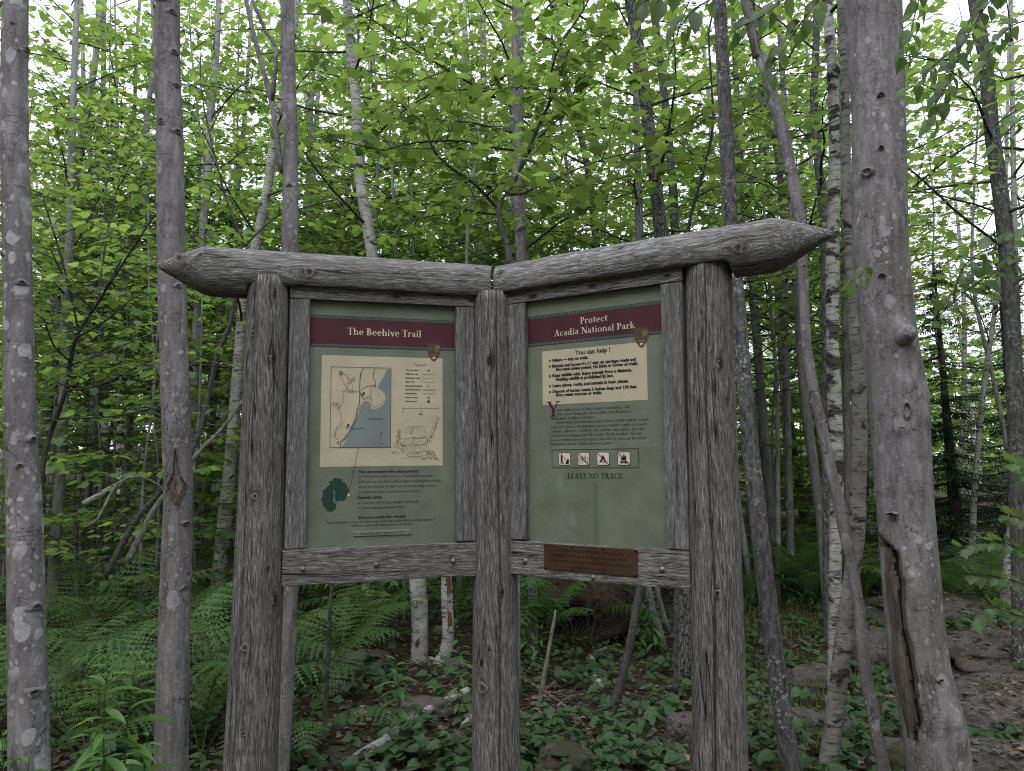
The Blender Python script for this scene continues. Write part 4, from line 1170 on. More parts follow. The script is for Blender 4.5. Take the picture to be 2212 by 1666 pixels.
def add_crown(root, L, kind, name='crown'):
    k, m = LEAFKIND[kind]
    if L.pos:
        o = link(name, L.mesh(name, k, M[m]), root); o.location = -root.location; o['kind'] = 'stuff'
    if L.tw.V:
        o = link('twig', L.tw.build('twig', M['twig'], smooth=True), root); o.location = -root.location; o['kind'] = 'stuff'


def trunk_path(pts, Y, zlow=None, ztop=10.5, taper_top=.25):
    """Picture rows (x, y, width), top first, at distance Y -> (Vector, radius) from ground to tip."""
    rows = []
    for px, py, w in pts:
        q = at(px, py, Y)
        rows.append((q, w / 2 / FPX * (q - Vector((0, 0, EYE))).dot(_f) / math.sqrt(1 + ((px - 1106) / FPX) ** 2)))
    rows.reverse()
    q, r = rows[0]
    g = gz(q.x, q.y)
    if q.z > g:
        d = (rows[1][0] - q); d = d / max(.2, d.z)
        b2 = q - d * (q.z - g + .12) * .8
        b2.z = g - .12
        rows.insert(0, (b2, r * 1.25))
        rows.insert(1, (q.lerp(b2, .75), r * 1.06))
    q, r = rows[-1]
    if q.z < ztop:
        d = (q - rows[-2][0]); d = d / max(.2, d.z)
        d.x *= .6
        rows.append((q + d * (ztop - q.z) * .5, r * .65))
        rows.append((q + d * (ztop - q.z), r * taper_top))
    return rows


def axis_of(path):
    zs = [p[0].z for p in path]
    def f(z):
        return Vector((np.interp(z, zs, [p[0].x for p in path]), np.interp(z, zs, [p[0].y for p in path]), z))
    return f


def bark_knots(root, path, rng, n, mat, zr=(.3, 5)):
    """Branch scars: small collars standing out from the trunk towards the trail."""
    ax = axis_of(path)
    zs = [p[0].z for p in path]; rs = [p[1] for p in path]
    for i in range(n):
        z = rng.uniform(*zr); c = ax(z); r = np.interp(z, zs, rs)
        a = rng.uniform(-1.5, 1.5) - math.pi / 2
        nrm = Vector((math.cos(a), math.sin(a), 0))
        s = rng.uniform(.010, .022) * (r / .07)
        V = []; m = 10
        prof = [(1.7, -.25), (1.15, .12), (.8, .42), (.5, .38), (.2, .05)]
        for rr, h in prof:
            for q in range(m):
                t = 2 * math.pi * q / m
                V.append(c + nrm * (r * math.cos(min(1.2, rr * s * abs(math.cos(t)) / r)) + h * s) + (Vector((-nrm.y, nrm.x, 0)) * math.cos(t) * 1.25 + Vector((0, 0, 1)) * math.sin(t) * .8) * rr * s * (1 + .15 * math.sin(3 * t + z * 9)))
        F = [(j * m + q, j * m + (q + 1) % m, (j + 1) * m + (q + 1) % m, (j + 1) * m + q) for j in range(len(prof) - 1) for q in range(m)]
        F.append(tuple(range((len(prof) - 1) * m, len(prof) * m)))
        me = make_mesh('branch_scar', V, F, [mat, M['twig']], True, [0] * (2 * m) + [1] * (2 * m + 1))
        o = link('branch_scar', me, root); o.location = -root.location


def tree(name, label, barkname, pts, Y, group=None, cat='tree', crown_=None, sides=16, step=.3, ztop=10.5, rn=.06, scars=0, seed=None, fn=None, cap=False, zr=(.3, 5), limbs=()):
    seed = seed if seed is not None else int(pts[0][0] * 7 + pts[0][1])
    rng = random.Random(seed)
    path = trunk_path(pts, Y, ztop=ztop)
    sm = spline(path, step)
    base = Vector((sm[0][0].x, sm[0][0].y, gz(sm[0][0].x, sm[0][0].y)))
    root = empty(name, base, label, cat, group)
    V, F = tube(sm, sides, rn, 6.0, True, seed * .37, fn)
    o = link('trunk', make_mesh('trunk', V, F, M[barkname]), root); o.location = -base
    if scars: bark_knots(root, path, rng, scars, M[barkname], zr)
    for lp in limbs:
        lpts = [(at(x, y, Yl), w / 2 / FPX * Yl) for x, y, Yl, w in lp]
        V, F = tube(spline(lpts, .12), 8, .05, 8, True, seed)
        o = link('branch', make_mesh('branch', V, F, M[barkname]), root); o.location = -base
    if crown_:
        kind, zlo, zhi, nb, ln, leaf, gap = crown_[:7]
        L = crown(rng, axis_of(path), zlo, zhi, nb, ln, leaf, gap, tint0=rng.uniform(.35, .65), r0=.016)
        add_crown(root, L, kind)
    return root, path

# ------------------------------------------------------------------ named trees, nearest first
def Yb(px, py): return gp(px, py).y


# T1: left edge, lichen spotted
tree('maple_tree', 'thick grey trunk spotted with pale lichen at the left edge of the picture', 'lichen_maple',
     [(33, 0, 60), (37, 540, 67), (43, 900, 74), (52, 1084, 81), (58, 1330, 86), (64, 1666, 95)], 2.95, sides=28, step=.12, rn=.035, scars=16, zr=(.7, 3.9), crown_=('birch', 5.2, 9.0, 8, 1.8, .09, .16))


# T2: second trunk, torn bark patch low down
def scar2(path_z0, path_z1):
    def fn(a, i, r, p):
        return r
    return fn


t2, p2 = tree('maple_tree', 'smooth grey trunk with torn bark wound, behind the pointed left beam end', 'maple',
              [(361, 0, 57), (366, 260, 60), (371, 596, 63), (380, 900, 64), (385, 1084, 66), (377, 1330, 70), (369, 1666, 77)], 3.35, sides=28, step=.12, rn=.03, scars=15, zr=(.7, 4.2), crown_=('birch', 5.4, 9.0, 8, 1.8, .09, .16))
# the torn patch: a spindle of bare wood with curled bark lips
ax2 = axis_of(p2)
zs2 = [q[0].z for q in p2]; rs2 = [q[1] for q in p2]
V = []; F = []; mi = []
zt, zb = at(392, 968, 3.28).z, at(396, 1090, 3.28).z
for i in range(25):
    t = i / 24; z = zt + (zb - zt) * t
    c = ax2(z); r = np.interp(z, zs2, rs2)
    w = .05 + .22 * t / .5 if t < .5 else (.27 + .55 * (t - .5) / .12 if t < .62 else .80 * ((1 - t) / .38) ** .8 + .04)
    w *= 1 + .35 * noise.noise((t * 9, 1, 4))
    for k in range(9):
        u = k / 4 - 1
        a = -math.pi / 2 + .35 + u * w
        edge = .002 if k in (0, 8) else (.011 if k in (1, 7) else -.001 + .003 * noise.noise((k * .9, t * 4, 2)))
        V.append((c.x + math.cos(a) * (r * 1.015 + edge * (.6 + .8 * RNG.random())), c.y + math.sin(a) * (r * 1.015 + edge), z + .006 * RNG.uniform(-1, 1)))
for i in range(24):
    for k in range(8):
        F.append((i * 9 + k, i * 9 + k + 1, (i + 1) * 9 + k + 1, (i + 1) * 9 + k)); mi.append(1 if k in (0, 7) else 0)
o = link('bark_wound', make_mesh('bark_wound', V, F, [M['scar_wood'], M['maple']], True, mi), t2); o.location = -t2.location

# T3: forked trunk right behind the left post
tree('maple_tree', 'forked grey trunk rising behind the left log post', 'maple',
     [(621, 0, 31), (626, 240, 32), (628, 400, 35), (626, 540, 36), (627, 800, 36), (625, 1285, 36), (606, 1666, 38)], 3.62, sides=20, step=.15, rn=.04, scars=9, zr=(.8, 4.4),
     limbs=[[(614, 372, 3.62, 17), (605, 351, 3.62, 14), (587, 222, 3.66, 12), (562, 129, 3.7, 11), (540, 40, 3.75, 10), (520, -60, 3.8, 9)], [(587, 222, 3.66, 10), (597, 110, 3.6, 9), (575, 70, 3.6, 9), (545, 0, 3.6, 8)]], crown_=('maple', 4.6, 9, 8, 1.6, .09, .13))
# T4 birch: base seen under the left panel
YB1 = Yb(905, 1432)
tree('birch_tree', 'white birch with peeling bark, leaning up from under the left panel', 'birch',
     [(750, 0, 20), (769, 220, 22), (774, 360, 23), (801, 530, 25), (850, 900, 30), (902, 1255, 36), (906, 1425, 37)], YB1, sides=18, step=.15, rn=.09, crown_=('birch', 3.8, 9, 12, 1.8, .075, .11))
# T5 centre
tree('maple_tree', 'straight grey trunk standing behind the centre post and the junction of the beams', 'maple',
     [(1118, 0, 25), (1119, 300, 26), (1121, 420, 27), (1128, 550, 27), (1142, 900, 25), (1150, 1264, 22), (1149, 1415, 24)], Yb(1149, 1420), sides=18, step=.15, rn=.05, scars=7, zr=(2, 5.5), crown_=('mid', 3.2, 9, 14, 1.9, .085, .11))
# T6, base thick furrowed
tree('oak_tree', 'dark furrowed trunk seen low between the right panel and the right post', 'furrowed',
     [(1358, -30, 25), (1366, 22, 26), (1388, 165, 27), (1403, 294, 27), (1428, 507, 29), (1455, 860, 33), (1478, 1277, 38), (1474, 1396, 41), (1473, 1458, 50)], Yb(1474, 1462), sides=18, step=.2, rn=.06, crown_=('mid', 4.0, 9, 12, 2, .085, .12))
tree('maple_tree', 'slim pale speckled trunk beside the thicker one above the right beam', 'speckled',
     [(1410, 0, 17), (1436, 220, 18), (1458, 490, 20), (1462, 900, 21)], 8.8, sides=12, crown_=('mid', 3.5, 9, 12, 2.2, .085, .12))
YB6 = Yb(1430, 1398)
tree('maple_tree', 'thin pale leaning trunk under the right panel, leftmost of a crossing pair', 'maple',
     [(1372, 200, 10), (1377, 420, 12), (1388, 900, 14), (1399, 1268, 18), (1421, 1352, 17), (1432, 1396, 18)], YB6, sides=12, rn=.08, crown_=('mid', 3.6, 8, 8, 1.6, .085, .13))
tree('maple_tree', 'thinner pale stem crossing behind its neighbour under the right panel', 'maple',
     [(1402, 900, 9), (1412, 1200, 10), (1422, 1286, 11), (1436, 1339, 11), (1456, 1385, 12)], YB6 + .25, sides=10, rn=.08, ztop=5.5, crown_=('mid', 3.0, 5.2, 6, 1.3, .085, .13))
# T8 and neighbours right of the right post
tree('maple_tree', 'dark speckled trunk just right of the right log post', 'speckled',
     [(1554, 0, 28), (1568, 270, 31), (1578, 480, 32), (1589, 612, 33), (1611, 857, 35), (1634, 1084, 39), (1676, 1433, 41), (1709, 1666, 45)], 3.75, sides=24, step=.13, rn=.05, crown_=('maple', 4.8, 9, 9, 1.7, .09, .13))
tree('maple_tree', 'grey trunk close behind the dark speckled one right of the right post', 'maple',
     [(1595, 290, 16), (1602, 480, 17), (1625, 612, 18), (1640, 800, 20), (1658, 1026, 23), (1676, 1180, 24), (1690, 1285, 25)], Yb(1690, 1288), sides=12, crown_=('mid', 3.2, 9, 13, 2.2, .085, .12))
tree('maple_tree', 'curving pale trunk passing behind the pointed right end of the log beam', 'maple',
     [(1609, 0, 19), (1643, 118, 23), (1678, 237, 26), (1701, 338, 27), (1727, 467, 27), (1734, 577, 23), (1743, 751, 22), (1770, 899, 24), (1802, 1047, 27), (1816, 1102, 29), (1853, 1294, 26), (1867, 1433, 28), (1891, 1573, 29), (1911, 1666, 31)], 3.55, sides=18, step=.13, rn=.05, scars=10, zr=(.7, 3.6), crown_=('maple', 4.6, 9, 8, 1.7, .09, .14))
tree('birch_tree', 'birch blotched with black bark, beside the tip of the right log beam', 'black_birch',
     [(1785, -20, 22), (1791, 60, 24), (1800, 186, 25), (1803, 338, 26), (1799, 497, 30), (1798, 730, 29), (1804, 899, 33), (1808, 1026, 30), (1805, 1189, 28), (1803, 1400, 30), (1800, 1490, 32)], 4.75, sides=18, step=.15, rn=.10, crown_=('birch', 4.2, 9, 9, 1.7, .075, .12))
tree('birch_tree', 'white birch leaning from its split base towards the big trunk at the right', 'grey_birch',
     [(1820, 60, 18), (1826, 250, 20), (1830, 450, 22), (1846, 645, 30), (1856, 857, 35), (1854, 1047, 36), (1850, 1160, 38), (1828, 1328, 36), (1812, 1467, 42), (1795, 1607, 43), (1790, 1666, 46)], 3.95, sides=20, step=.13, rn=.10, crown_=('birch', 4.6, 9, 8, 1.7, .075, .12))
tree('maple_tree', 'grey trunk glimpsed between the black-blotched birch and the white birch', 'maple',
     [(1822, 300, 15), (1824, 490, 16), (1826, 730, 16), (1831, 1000, 17), (1836, 1150, 18)], 8.2, sides=10, crown_=('mid', 3.5, 9, 12, 2.2, .085, .13))
tree('maple_tree', 'wavering grey trunk behind the tip of the right beam, left of the birches', 'speckled',
     [(1764, 50, 16), (1758, 220, 17), (1766, 338, 19), (1782, 490, 21), (1786, 760, 22), (1786, 1000, 23)], 7.0, sides=12, crown_=('mid', 3.4, 9, 13, 2.1, .085, .12))
tree('maple_tree', 'thin grey trunk above the right beam, between the speckled and the curving ones', 'maple',
     [(1650, 170, 12), (1668, 264, 13), (1692, 457, 15), (1698, 800, 16)], 9.0, sides=10, crown_=('mid', 2.8, 9, 14, 2.2, .085, .12))
tree('maple_tree', 'grey trunk with a straight lower half, just left of the curving pale trunk', 'maple',
     [(1722, 640, 18), (1734, 814, 19), (1766, 1068, 21), (1773, 1119, 22), (1786, 1294, 22), (1790, 1340, 24)], Yb(1790, 1345), sides=12, crown_=('mid', 3, 8.5, 12, 2.1, .085, .12))
tree('maple_tree', 'dark leaning trunk far back between the right post and the birches', 'twig',
     [(1690, 760, 14), (1705, 900, 17), (1722, 1020, 18), (1736, 1120, 20)], 12.5, sides=10, crown_=('mid', 2.6, 8, 14, 2.4, .10, .14))
tree('birch_tree', 'short pale birch far back, white against the ferns right of the right post', 'birch',
     [(1690, 850, 10), (1699, 1000, 12), (1707, 1084, 13), (1715, 1165, 14)], 11.0, sides=10, crown_=('mid', 3, 8, 12, 2.4, .10, .14))
# upper middle
for lab, bk, pts, Y in (
    ('slim wavering trunk above the middle of the right beam, against bright sky', 'speckled', [(1205, 60, 11), (1223, 176, 12), (1245, 257, 13), (1267, 349, 14), (1277, 430, 16), (1287, 515, 18), (1292, 800, 19)], 8.5),
    ('slender trunk in the leaves left of the centre trunk, above the left beam', 'maple', [(1003, 60, 9), (999, 176, 10), (988, 312, 10), (980, 430, 11), (977, 515, 11), (975, 700, 12)], 11.5),
    ('thin straight trunk close to the right of the leaning white birch top', 'maple', [(806, 0, 8), (802, 103, 8), (793, 220, 9), (786, 312, 9), (780, 420, 10), (775, 600, 11)], 12.0),
    ('short dark trunk beside the leaning white birch, just above the left beam', 'twig', [(770, 330, 8), (768, 420, 10), (768, 545, 11), (768, 800, 12)], 9.5),
    ('straight grey trunk in front of the bright gap above the right beam', 'maple', [(1378, 280, 10), (1377, 370, 11), (1376, 515, 12), (1378, 800, 13)], 12.5)):
    tree('maple_tree', lab, 'pale_lit_maple' if bk == 'maple' else bk, pts, Y, sides=10, crown_=('mid', 3.6, 8.6, 9, 2.2, .09, .13), seed=int(pts[0][0]))
# upper left
for nm, lab, bk, pts, Y in (
    ('maple_tree', 'pale twin trunk left of the wounded trunk, right stem of its pair', 'maple', [(226, 0, 10), (224, 36, 11), (223, 179, 12), (214, 280, 13), (208, 380, 13), (204, 560, 14), (207, 740, 15), (200, 900, 16), (192, 1060, 18)], 10.5),
    ('maple_tree', 'pale twin trunk left of the wounded trunk, left stem of its pair', 'maple', [(176, 0, 9), (178, 90, 10), (182, 200, 11), (194, 330, 11), (196, 480, 12), (192, 640, 12), (188, 850, 13), (182, 1040, 14)], 11.5),
    ('maple_tree', 'thin pole bending left on its way down, beside the wounded trunk', 'maple', [(302, 0, 8), (294, 107, 8), (290, 250, 9), (276, 340, 10), (258, 412, 11), (233, 484, 12), (222, 600, 12), (216, 800, 13), (206, 1040, 14)], 12.0),
    ('birch_tree', 'white-grey trunk right of the wounded trunk, curving to the left at the top', 'maple', [(472, 20, 13), (465, 154, 14), (455, 250, 16), (452, 340, 17), (441, 465, 18), (436, 540, 19), (426, 680, 20), (420, 900, 22), (416, 1080, 23)], 9.0),
    ('birch_tree', 'leaning birch with dark bands between the wounded trunk and the forked trunk', 'birch', [(640, 30, 14), (626, 110, 15), (612, 190, 16), (592, 300, 18), (580, 394, 20), (559, 502, 22), (540, 590, 22), (524, 670, 22), (512, 820, 25), (494, 1034, 28), (485, 1120, 32)], 7.6),
    ('maple_tree', 'plain grey trunk in the left thicket, left of the shrub', 'maple', [(152, 420, 20), (150, 540, 22), (143, 640, 22), (140, 760, 23), (136, 900, 24), (126, 1070, 26)], 8.6),
    ('maple_tree', 'bent thin trunk low in the thicket between the two left trunks', 'maple', [(258, 500, 8), (264, 592, 9), (285, 690, 10), (289, 770, 10), (275, 850, 8), (272, 1010, 9)], 9.8),
    ('birch_tree', 'tall thin white birch between the forked trunk and the leaning birch top', 'birch', [(690, 160, 9), (680, 300, 10), (672, 420, 12), (664, 545, 14), (655, 700, 15), (650, 900, 16)], 11.0),
    ('maple_tree', 'slim grey trunk close to the right side of the white-grey curving trunk', 'maple', [(528, 260, 10), (520, 350, 11), (505, 470, 12), (492, 560, 13), (470, 760, 14), (455, 960, 15)], 11.0)):
    tree(nm, lab, 'pale_lit_maple' if bk == 'maple' else bk, pts, Y, sides=10, crown_=('mid', 2.6, 8.6, 15, 2.3, .09, .12), seed=int(pts[0][0]) + 3)
# right side
tree('maple_tree', 'dark mossy trunk near the right edge, crossed by yellowing leaves', 'speckled',
     [(2108, 20, 30), (2127, 118, 34), (2138, 230, 34), (2145, 304, 35), (2163, 434, 38), (2183, 640, 39), (2194, 899, 40), (2203, 1220, 41), (2206, 1400, 44)], 5.9, sides=16, step=.2, rn=.07, crown_=('mid', 3.0, 9, 18, 2.3, .085, .10))
tree('birch_tree', 'thin white birch in front of the dark spruces at the right', 'birch',
     [(2170, 480, 10), (2153, 645, 12), (2128, 815, 13), (2111, 984, 14), (2103, 1102, 15), (2100, 1180, 16)], 9.5, sides=10, crown_=('mid', 3.4, 8, 12, 2.0, .09, .13))
tree('birch_tree', 'pale birch at the right edge in front of the spruces', 'birch',
     [(2196, 800, 17), (2190, 960, 18), (2188, 1084, 20), (2178, 1213, 22), (2172, 1290, 24)], 7.5, sides=12, crown_=('mid', 4, 8, 9, 1.8, .09, .13))
# broken birch and dead stems under the panels
YB2 = Yb(945, 1440)
stub, _p = tree('dead_birch', 'broken dead birch stub with orange rotten wood, left of the centre post', 'birch',
                [(960, 1150, 24), (963, 1235, 24), (967, 1330, 25), (968, 1375, 25), (962, 1410, 27), (946, 1440, 30)], YB2, cat='dead tree', sides=16, step=.06, rn=.14, ztop=1.35)
V = []; F = []
for i in range(12):
    t = i / 11; q = at(964 + 3 * t, 1240 + 118 * t, YB2 - .055)
    for k in range(5):
        u = k / 2 - 1
        V.append(q + Vector((u * (.022 + .010 * math.sin(3 * t * 3)) + .006, .014 * abs(u) + .006 * RNG.random(), .01 * RNG.uniform(-1, 1))))
F = [(i * 5 + k, i * 5 + k + 1, (i + 1) * 5 + k + 1, (i + 1) * 5 + k) for i in range(11) for k in range(4)]
ROT = flat('rotten_wood', (.13, .072, .036), .9, var=.6, scale=60)
o = link('rotten_wood', make_mesh('rotten_wood', V, F, ROT), stub); o.location = -stub.location


def stem(name, label, mat, pts, cat, group=None, sides=8, rn=.1, step=.1, parent=None):
    """Thin stem or stick from (x, y, width, distance) picture rows, foot last."""
    rows = [(at(x, y, Y), max(.002, w / 2 / FPX * Y)) for x, y, w, Y in pts]
    V, F = tube(spline(rows, step), sides, rn, 12, True, pts[0][0])
    base = rows[-1][0]
    if parent is None:
        root = empty(name, base, label, cat, group)
    else: root = parent
    o = link('trunk' if parent is None else 'branch', make_mesh('stem', V, F, M[mat]), root); o.location = -root.location
    return root, rows


Y4 = Yb(1163, 1527)
stem('dead_stick', 'thin pointed dead stick standing right of the centre post', 'dead', [(1200, 1318, 4, Y4), (1197, 1340, 7, Y4), (1183, 1418, 8, Y4), (1172, 1480, 10, Y4), (1162, 1532, 12, Y4)], 'stick')
Y5 = Yb(1313, 1570)
stem('dead_sapling', 'dark dead sapling leaning under the right panel', 'twig', [(1392, 1180, 13, Y5), (1382, 1268, 15, Y5), (1360, 1396, 18, Y5), (1342, 1467, 18, Y5), (1322, 1540, 19, Y5), (1311, 1575, 22, Y5)], 'sapling', sides=10)
Y7 = Yb(700, 1660)
stem('dark_sapling', 'thin dark stem standing among ferns right of the left post', 'twig', [(722, 1240, 7, Y7), (714, 1290, 8, Y7), (710, 1400, 9, Y7), (703, 1520, 9, Y7), (698, 1670, 10, Y7)], 'sapling')

# ------------------------------------------------------------------ shrubs and saplings whose stems show
r0_, rows = stem('maple_sapling', 'forked young maple with wide bare arms in front of the centre trunk', 'maple', [(1076, 440, 9, 5.1), (1077, 470, 10, 5.1), (1090, 520, 13, 5.1), (1100, 560, 14, 5.1), (1108, 700, 15, 5.1), (1112, 1000, 18, 5.1), (1115, 1500, 20, 5.1)], 'sapling')
SB = []
for pts in ([(1077, 452, 9, 5.1), (1052, 425, 8, 5.1), (1020, 393, 8, 5.0), (960, 352, 7, 4.9), (930, 310, 5, 4.8), (917, 250, 4, 4.8)],
            [(1077, 470, 8, 5.1), (1085, 430, 8, 5.2), (1105, 405, 7, 5.3), (1143, 320, 8, 5.35), (1178, 240, 7, 5.4), (1205, 182, 6, 5.4), (1222, 120, 5, 5.4), (1262, 70, 4, 5.5)],
            [(1186, 232, 6, 5.4), (1192, 150, 5, 5.2), (1212, 95, 5, 5.1), (1260, 22, 4, 5.0), (1290, -40, 3, 5.0)],
            [(1110, 325, 6, 5.6), (1060, 318, 6, 5.4), (1000, 305, 5, 5.2), (900, 308, 4, 5.0), (830, 325, 3, 4.9)],
            [(1100, 228, 8, 5.7), (1060, 205, 6, 5.3), (990, 165, 5, 4.9), (900, 110, 4, 4.6), (840, 66, 3, 4.4)],
            [(1052, 425, 6, 5.1), (1070, 408, 5, 5.0), (1120, 420, 5, 4.9), (1180, 395, 4, 4.8), (1300, 345, 3, 4.7), (1390, 325, 3, 4.7)]):
    _, rw = stem('', '', 'twig', [q for q in pts], '', parent=r0_, sides=7)
    SB.append(rw)


def leaf_spray_along(root, rws, rng, leaf, gap, tl, kind, tint0=.5, both=True, droop=.0, skip=.15, flat_=.45):
    """Side twigs with leaves along existing limbs."""
    L = Leafage()
    for rw in rws:
        sm = spline(rw, .05)
        s = skip * len(sm)
        k = 1
        while s < len(sm) - 1:
            i = int(s); q = sm[i][0]; d = (sm[min(len(sm) - 1, i + 1)][0] - sm[i - 1][0]).normalized()
            sd = d.cross(Vector((0, 0, 1)))
            sd = (sd.normalized() if sd.length > .1 else Vector((1, 0, 0))) * k
            az = math.atan2(*(d * rng.uniform(.2, .9) + sd).to_tuple()[:2])
            bough(L, rng, q, az, rng.uniform(-.15, .3) - droop, tl * rng.uniform(.5, 1.2), .004, leaf, gap, tint0=tint0 + rng.uniform(-.15, .15), flat_=flat_, bare=.15)
            s += rng.uniform(2.0, 4.5) * gap / .07; k = -k
        q = sm[-1][0]; d = (sm[-1][0] - sm[-3][0])
        bough(L, rng, q, math.atan2(d.x, d.y), 0, tl, .004, leaf, gap, tint0=tint0, flat_=flat_)
    add_crown(root, L, kind)


leaf_spray_along(r0_, SB, random.Random(4), .092, .075, .60, 'maple', .5, flat_=.7)
leaf_spray_along(r0_, SB, random.Random(5), .092, .085, .55, 'maple', .35, flat_=.7)
# alder-like shrub in the left thicket, level layers of leaves
S6, rows = stem('alder_shrub', 'dark leaning shrub stem with level leaf layers between the two left trunks', 'twig', [(262, 560, 4, 4.6), (223, 636, 6, 4.7), (187, 691, 7, 4.8), (164, 730, 8, 4.8), (152, 781, 9, 4.9), (137, 859, 9, 4.9), (109, 937, 10, 5.0), (92, 1010, 11, 5.0), (80, 1180, 13, 5.0)], 'shrub')
S6B = [rows[:5]]
rg = random.Random(21)
for a, b2, Y0, Y1 in (((152, 781), (95, 690), 4.9, 4.5), ((164, 730), (290, 640), 4.8, 4.3), ((140, 845), (300, 790), 4.9, 4.4), ((120, 905), (340, 880), 5.0, 4.6), ((150, 790), (330, 720), 4.9, 5.4), ((200, 670), (110, 540), 4.8, 4.4), ((230, 625), (330, 470), 4.7, 4.3), ((170, 715), (90, 420), 4.8, 4.4), ((210, 660), (260, 380), 4.8, 4.9)):
    m2 = ((a[0] + b2[0]) / 2 + rg.uniform(-10, 10), (a[1] + b2[1]) / 2 + rg.uniform(-5, 20))
    _, rw = stem('', '', 'twig', [(a[0], a[1], 5, Y0), (m2[0], m2[1], 4, (Y0 + Y1) / 2), (b2[0], b2[1], 2.5, Y1)], '', parent=S6, sides=6)
    S6B.append(rw)
leaf_spray_along(S6, S6B, rg, .085, .075, .55, 'low', .40, flat_=.35)
S5, rows = stem('bare_shrub', 'dark leaning shrub stem rising beside the wounded trunk to a forked bare top', 'twig', [(525, 516, 6, 6.0), (514, 590, 8, 6.0), (508, 640, 9, 6.0), (496, 703, 10, 6.0), (469, 769, 11, 6.0), (449, 859, 11, 6.0), (422, 957, 12, 5.9), (380, 1020, 12, 5.8), (344, 1065, 12, 5.8), (290, 1130, 13, 5.7), (225, 1250, 14, 5.6)], 'shrub')
S5B = []
for pts in ([(525, 516, 5, 6.0), (509, 483, 5, 6.0), (484, 415, 5, 6.0), (466, 344, 4, 6.0), (452, 286, 4, 6.0), (441, 233, 3, 6.0), (433, 172, 3, 6.0), (434, 108, 2, 6.0)],
            [(526, 534, 5, 6.0), (566, 494, 4, 6.0), (602, 465, 4, 6.0), (660, 448, 3, 6.0), (717, 433, 3, 6.0), (756, 426, 2, 6.0)],
            [(484, 415, 3, 6.0), (455, 390, 3, 5.9), (410, 384, 2, 5.8)], [(452, 286, 3, 6.0), (490, 215, 3, 6.0), (530, 180, 2, 6.0)], [(460, 330, 3, 6.0), (425, 260, 2, 6.0), (395, 215, 2, 6.0)]):
    _, rw = stem('', '', 'twig', pts, '', parent=S5, sides=6)
    S5B.append(rw)
leaf_spray_along(S5, S5B[1:], random.Random(8), .08, .09, .5, 'maple', .45, skip=.4, flat_=.7)
# curved dark stem right of centre
S2, rows = stem('leaning_sapling', 'thin dark curved sapling rising above the right beam, beside the speckled trunk', 'twig', [(1545, 17, 4, 5), (1531, 68, 5, 5), (1536, 169, 5, 5), (1540, 270, 6, 5), (1524, 355, 6, 5), (1501, 433, 7, 5), (1487, 500, 8, 5), (1470, 700, 9, 5), (1462, 1100, 10, 5), (1460, 1500, 11, 5)], 'sapling')
S2B = [rows[:5]]
for pts in ([(1540, 255, 4, 5), (1600, 250, 3, 4.9), (1660, 215, 3, 4.8), (1700, 160, 2, 4.8)], [(1501, 430, 4, 5), (1560, 400, 3, 4.9), (1640, 395, 3, 4.8), (1700, 430, 2, 4.8)], [(1524, 355, 4, 5), (1460, 300, 3, 4.9), (1400, 230, 2, 4.8)]):
    _, rw = stem('', '', 'twig', pts, '', parent=S2, sides=6)
    S2B.append(rw)
leaf_spray_along(S2, S2B, random.Random(18), .09, .075, .55, 'maple', .4, flat_=.7)

# pale dead saplings leaning through the left thicket
stem('dead_sapling', 'pale dead sapling leaning down to the left behind the wounded trunk', 'dead', [(527, 862, 6, 6.6), (480, 925, 8, 6.5), (422, 985, 9, 6.3), (346, 1081, 13, 6.1), (313, 1138, 14, 6.0), (275, 1215, 15, 5.9)], 'dead tree')
stem('fallen_branch', 'thin grey fallen branch arching low in front of the ferns at left', 'dead', [(180, 1140, 5, 4.6), (212, 1120, 6, 4.6), (252, 1046, 6, 4.7), (300, 1030, 5, 4.8), (345, 1050, 4, 4.9), (360, 1070, 3, 4.9)], 'branch')
stem('fallen_birch', 'pale fallen birch trunk lying in the thicket behind the shrub', 'birch', [(262, 1046, 13, 8.2), (240, 1056, 14, 8.1), (215, 1070, 14, 8.0), (180, 1090, 15, 7.9)], 'log', sides=12)

# ------------------------------------------------------------------ the big trunk at the right with its long open wound
BIGY = 3.30
big_rows = [(1886, 0, 124), (1897, 237, 118), (1901, 541, 124), (1920, 730, 123), (1941, 857, 133), (1947, 986, 131), (1955, 1100, 127), (1970, 1294, 131), (1985, 1433, 136), (2019, 1573, 146), (2031, 1666, 152)]
bpath = trunk_path(big_rows, BIGY, ztop=10)
bax = axis_of(bpath)
bz = [q[0].z for q in bpath]; br = [q[1] for q in bpath]
NA, ZS = 96, np.concatenate([np.arange(gz(*bax(0).to_tuple()[:2]) - .1, 3.9, .02), np.arange(4.0, 10, .4)])
wound = [(1125, 1890, 1900, .4), (1180, 1893, 1925, .7), (1230, 1896, 1945, .9), (1290, 1901, 1955, 1), (1370, 1907, 1965, 1), (1430, 1914, 1974, 1), (1500, 1930, 1985, 1), (1560, 1950, 1994, 1), (1610, 1968, 1998, .9), (1655, 1980, 1996, .4)]
wz = [at(0, q[0], BIGY - .12).z for q in wound][::-1]
wl = [at(q[1], q[0], BIGY - .12).x for q in wound][::-1]
wr_ = [at(q[2], q[0], BIGY - .12).x for q in wound][::-1]
wd = [q[3] for q in wound][::-1]
burls = [(1950, 718, .030, .042, .060), (1948, 925, .020, .030, .022), (1878, 372, .012, .026, .020), (1902, 300, .008, .02, .012), (2003, 900, .014, .02, .03), (2060, 1560, .018, .05, .05), (2072, 1605, .015, .04, .04), (1880, 990, .01, .02, .012), (1985, 1180, .008, .016, .012), (1960, 1250, .008, .05, .008), (1930, 1060, .006, .05, .008)]
bpos = []
for x, y, h, sx, sz in burls:
    q = at(x, y, BIGY - .12); bpos.append((q.x, q.z, h, sx, sz))
V = []; wmask = []
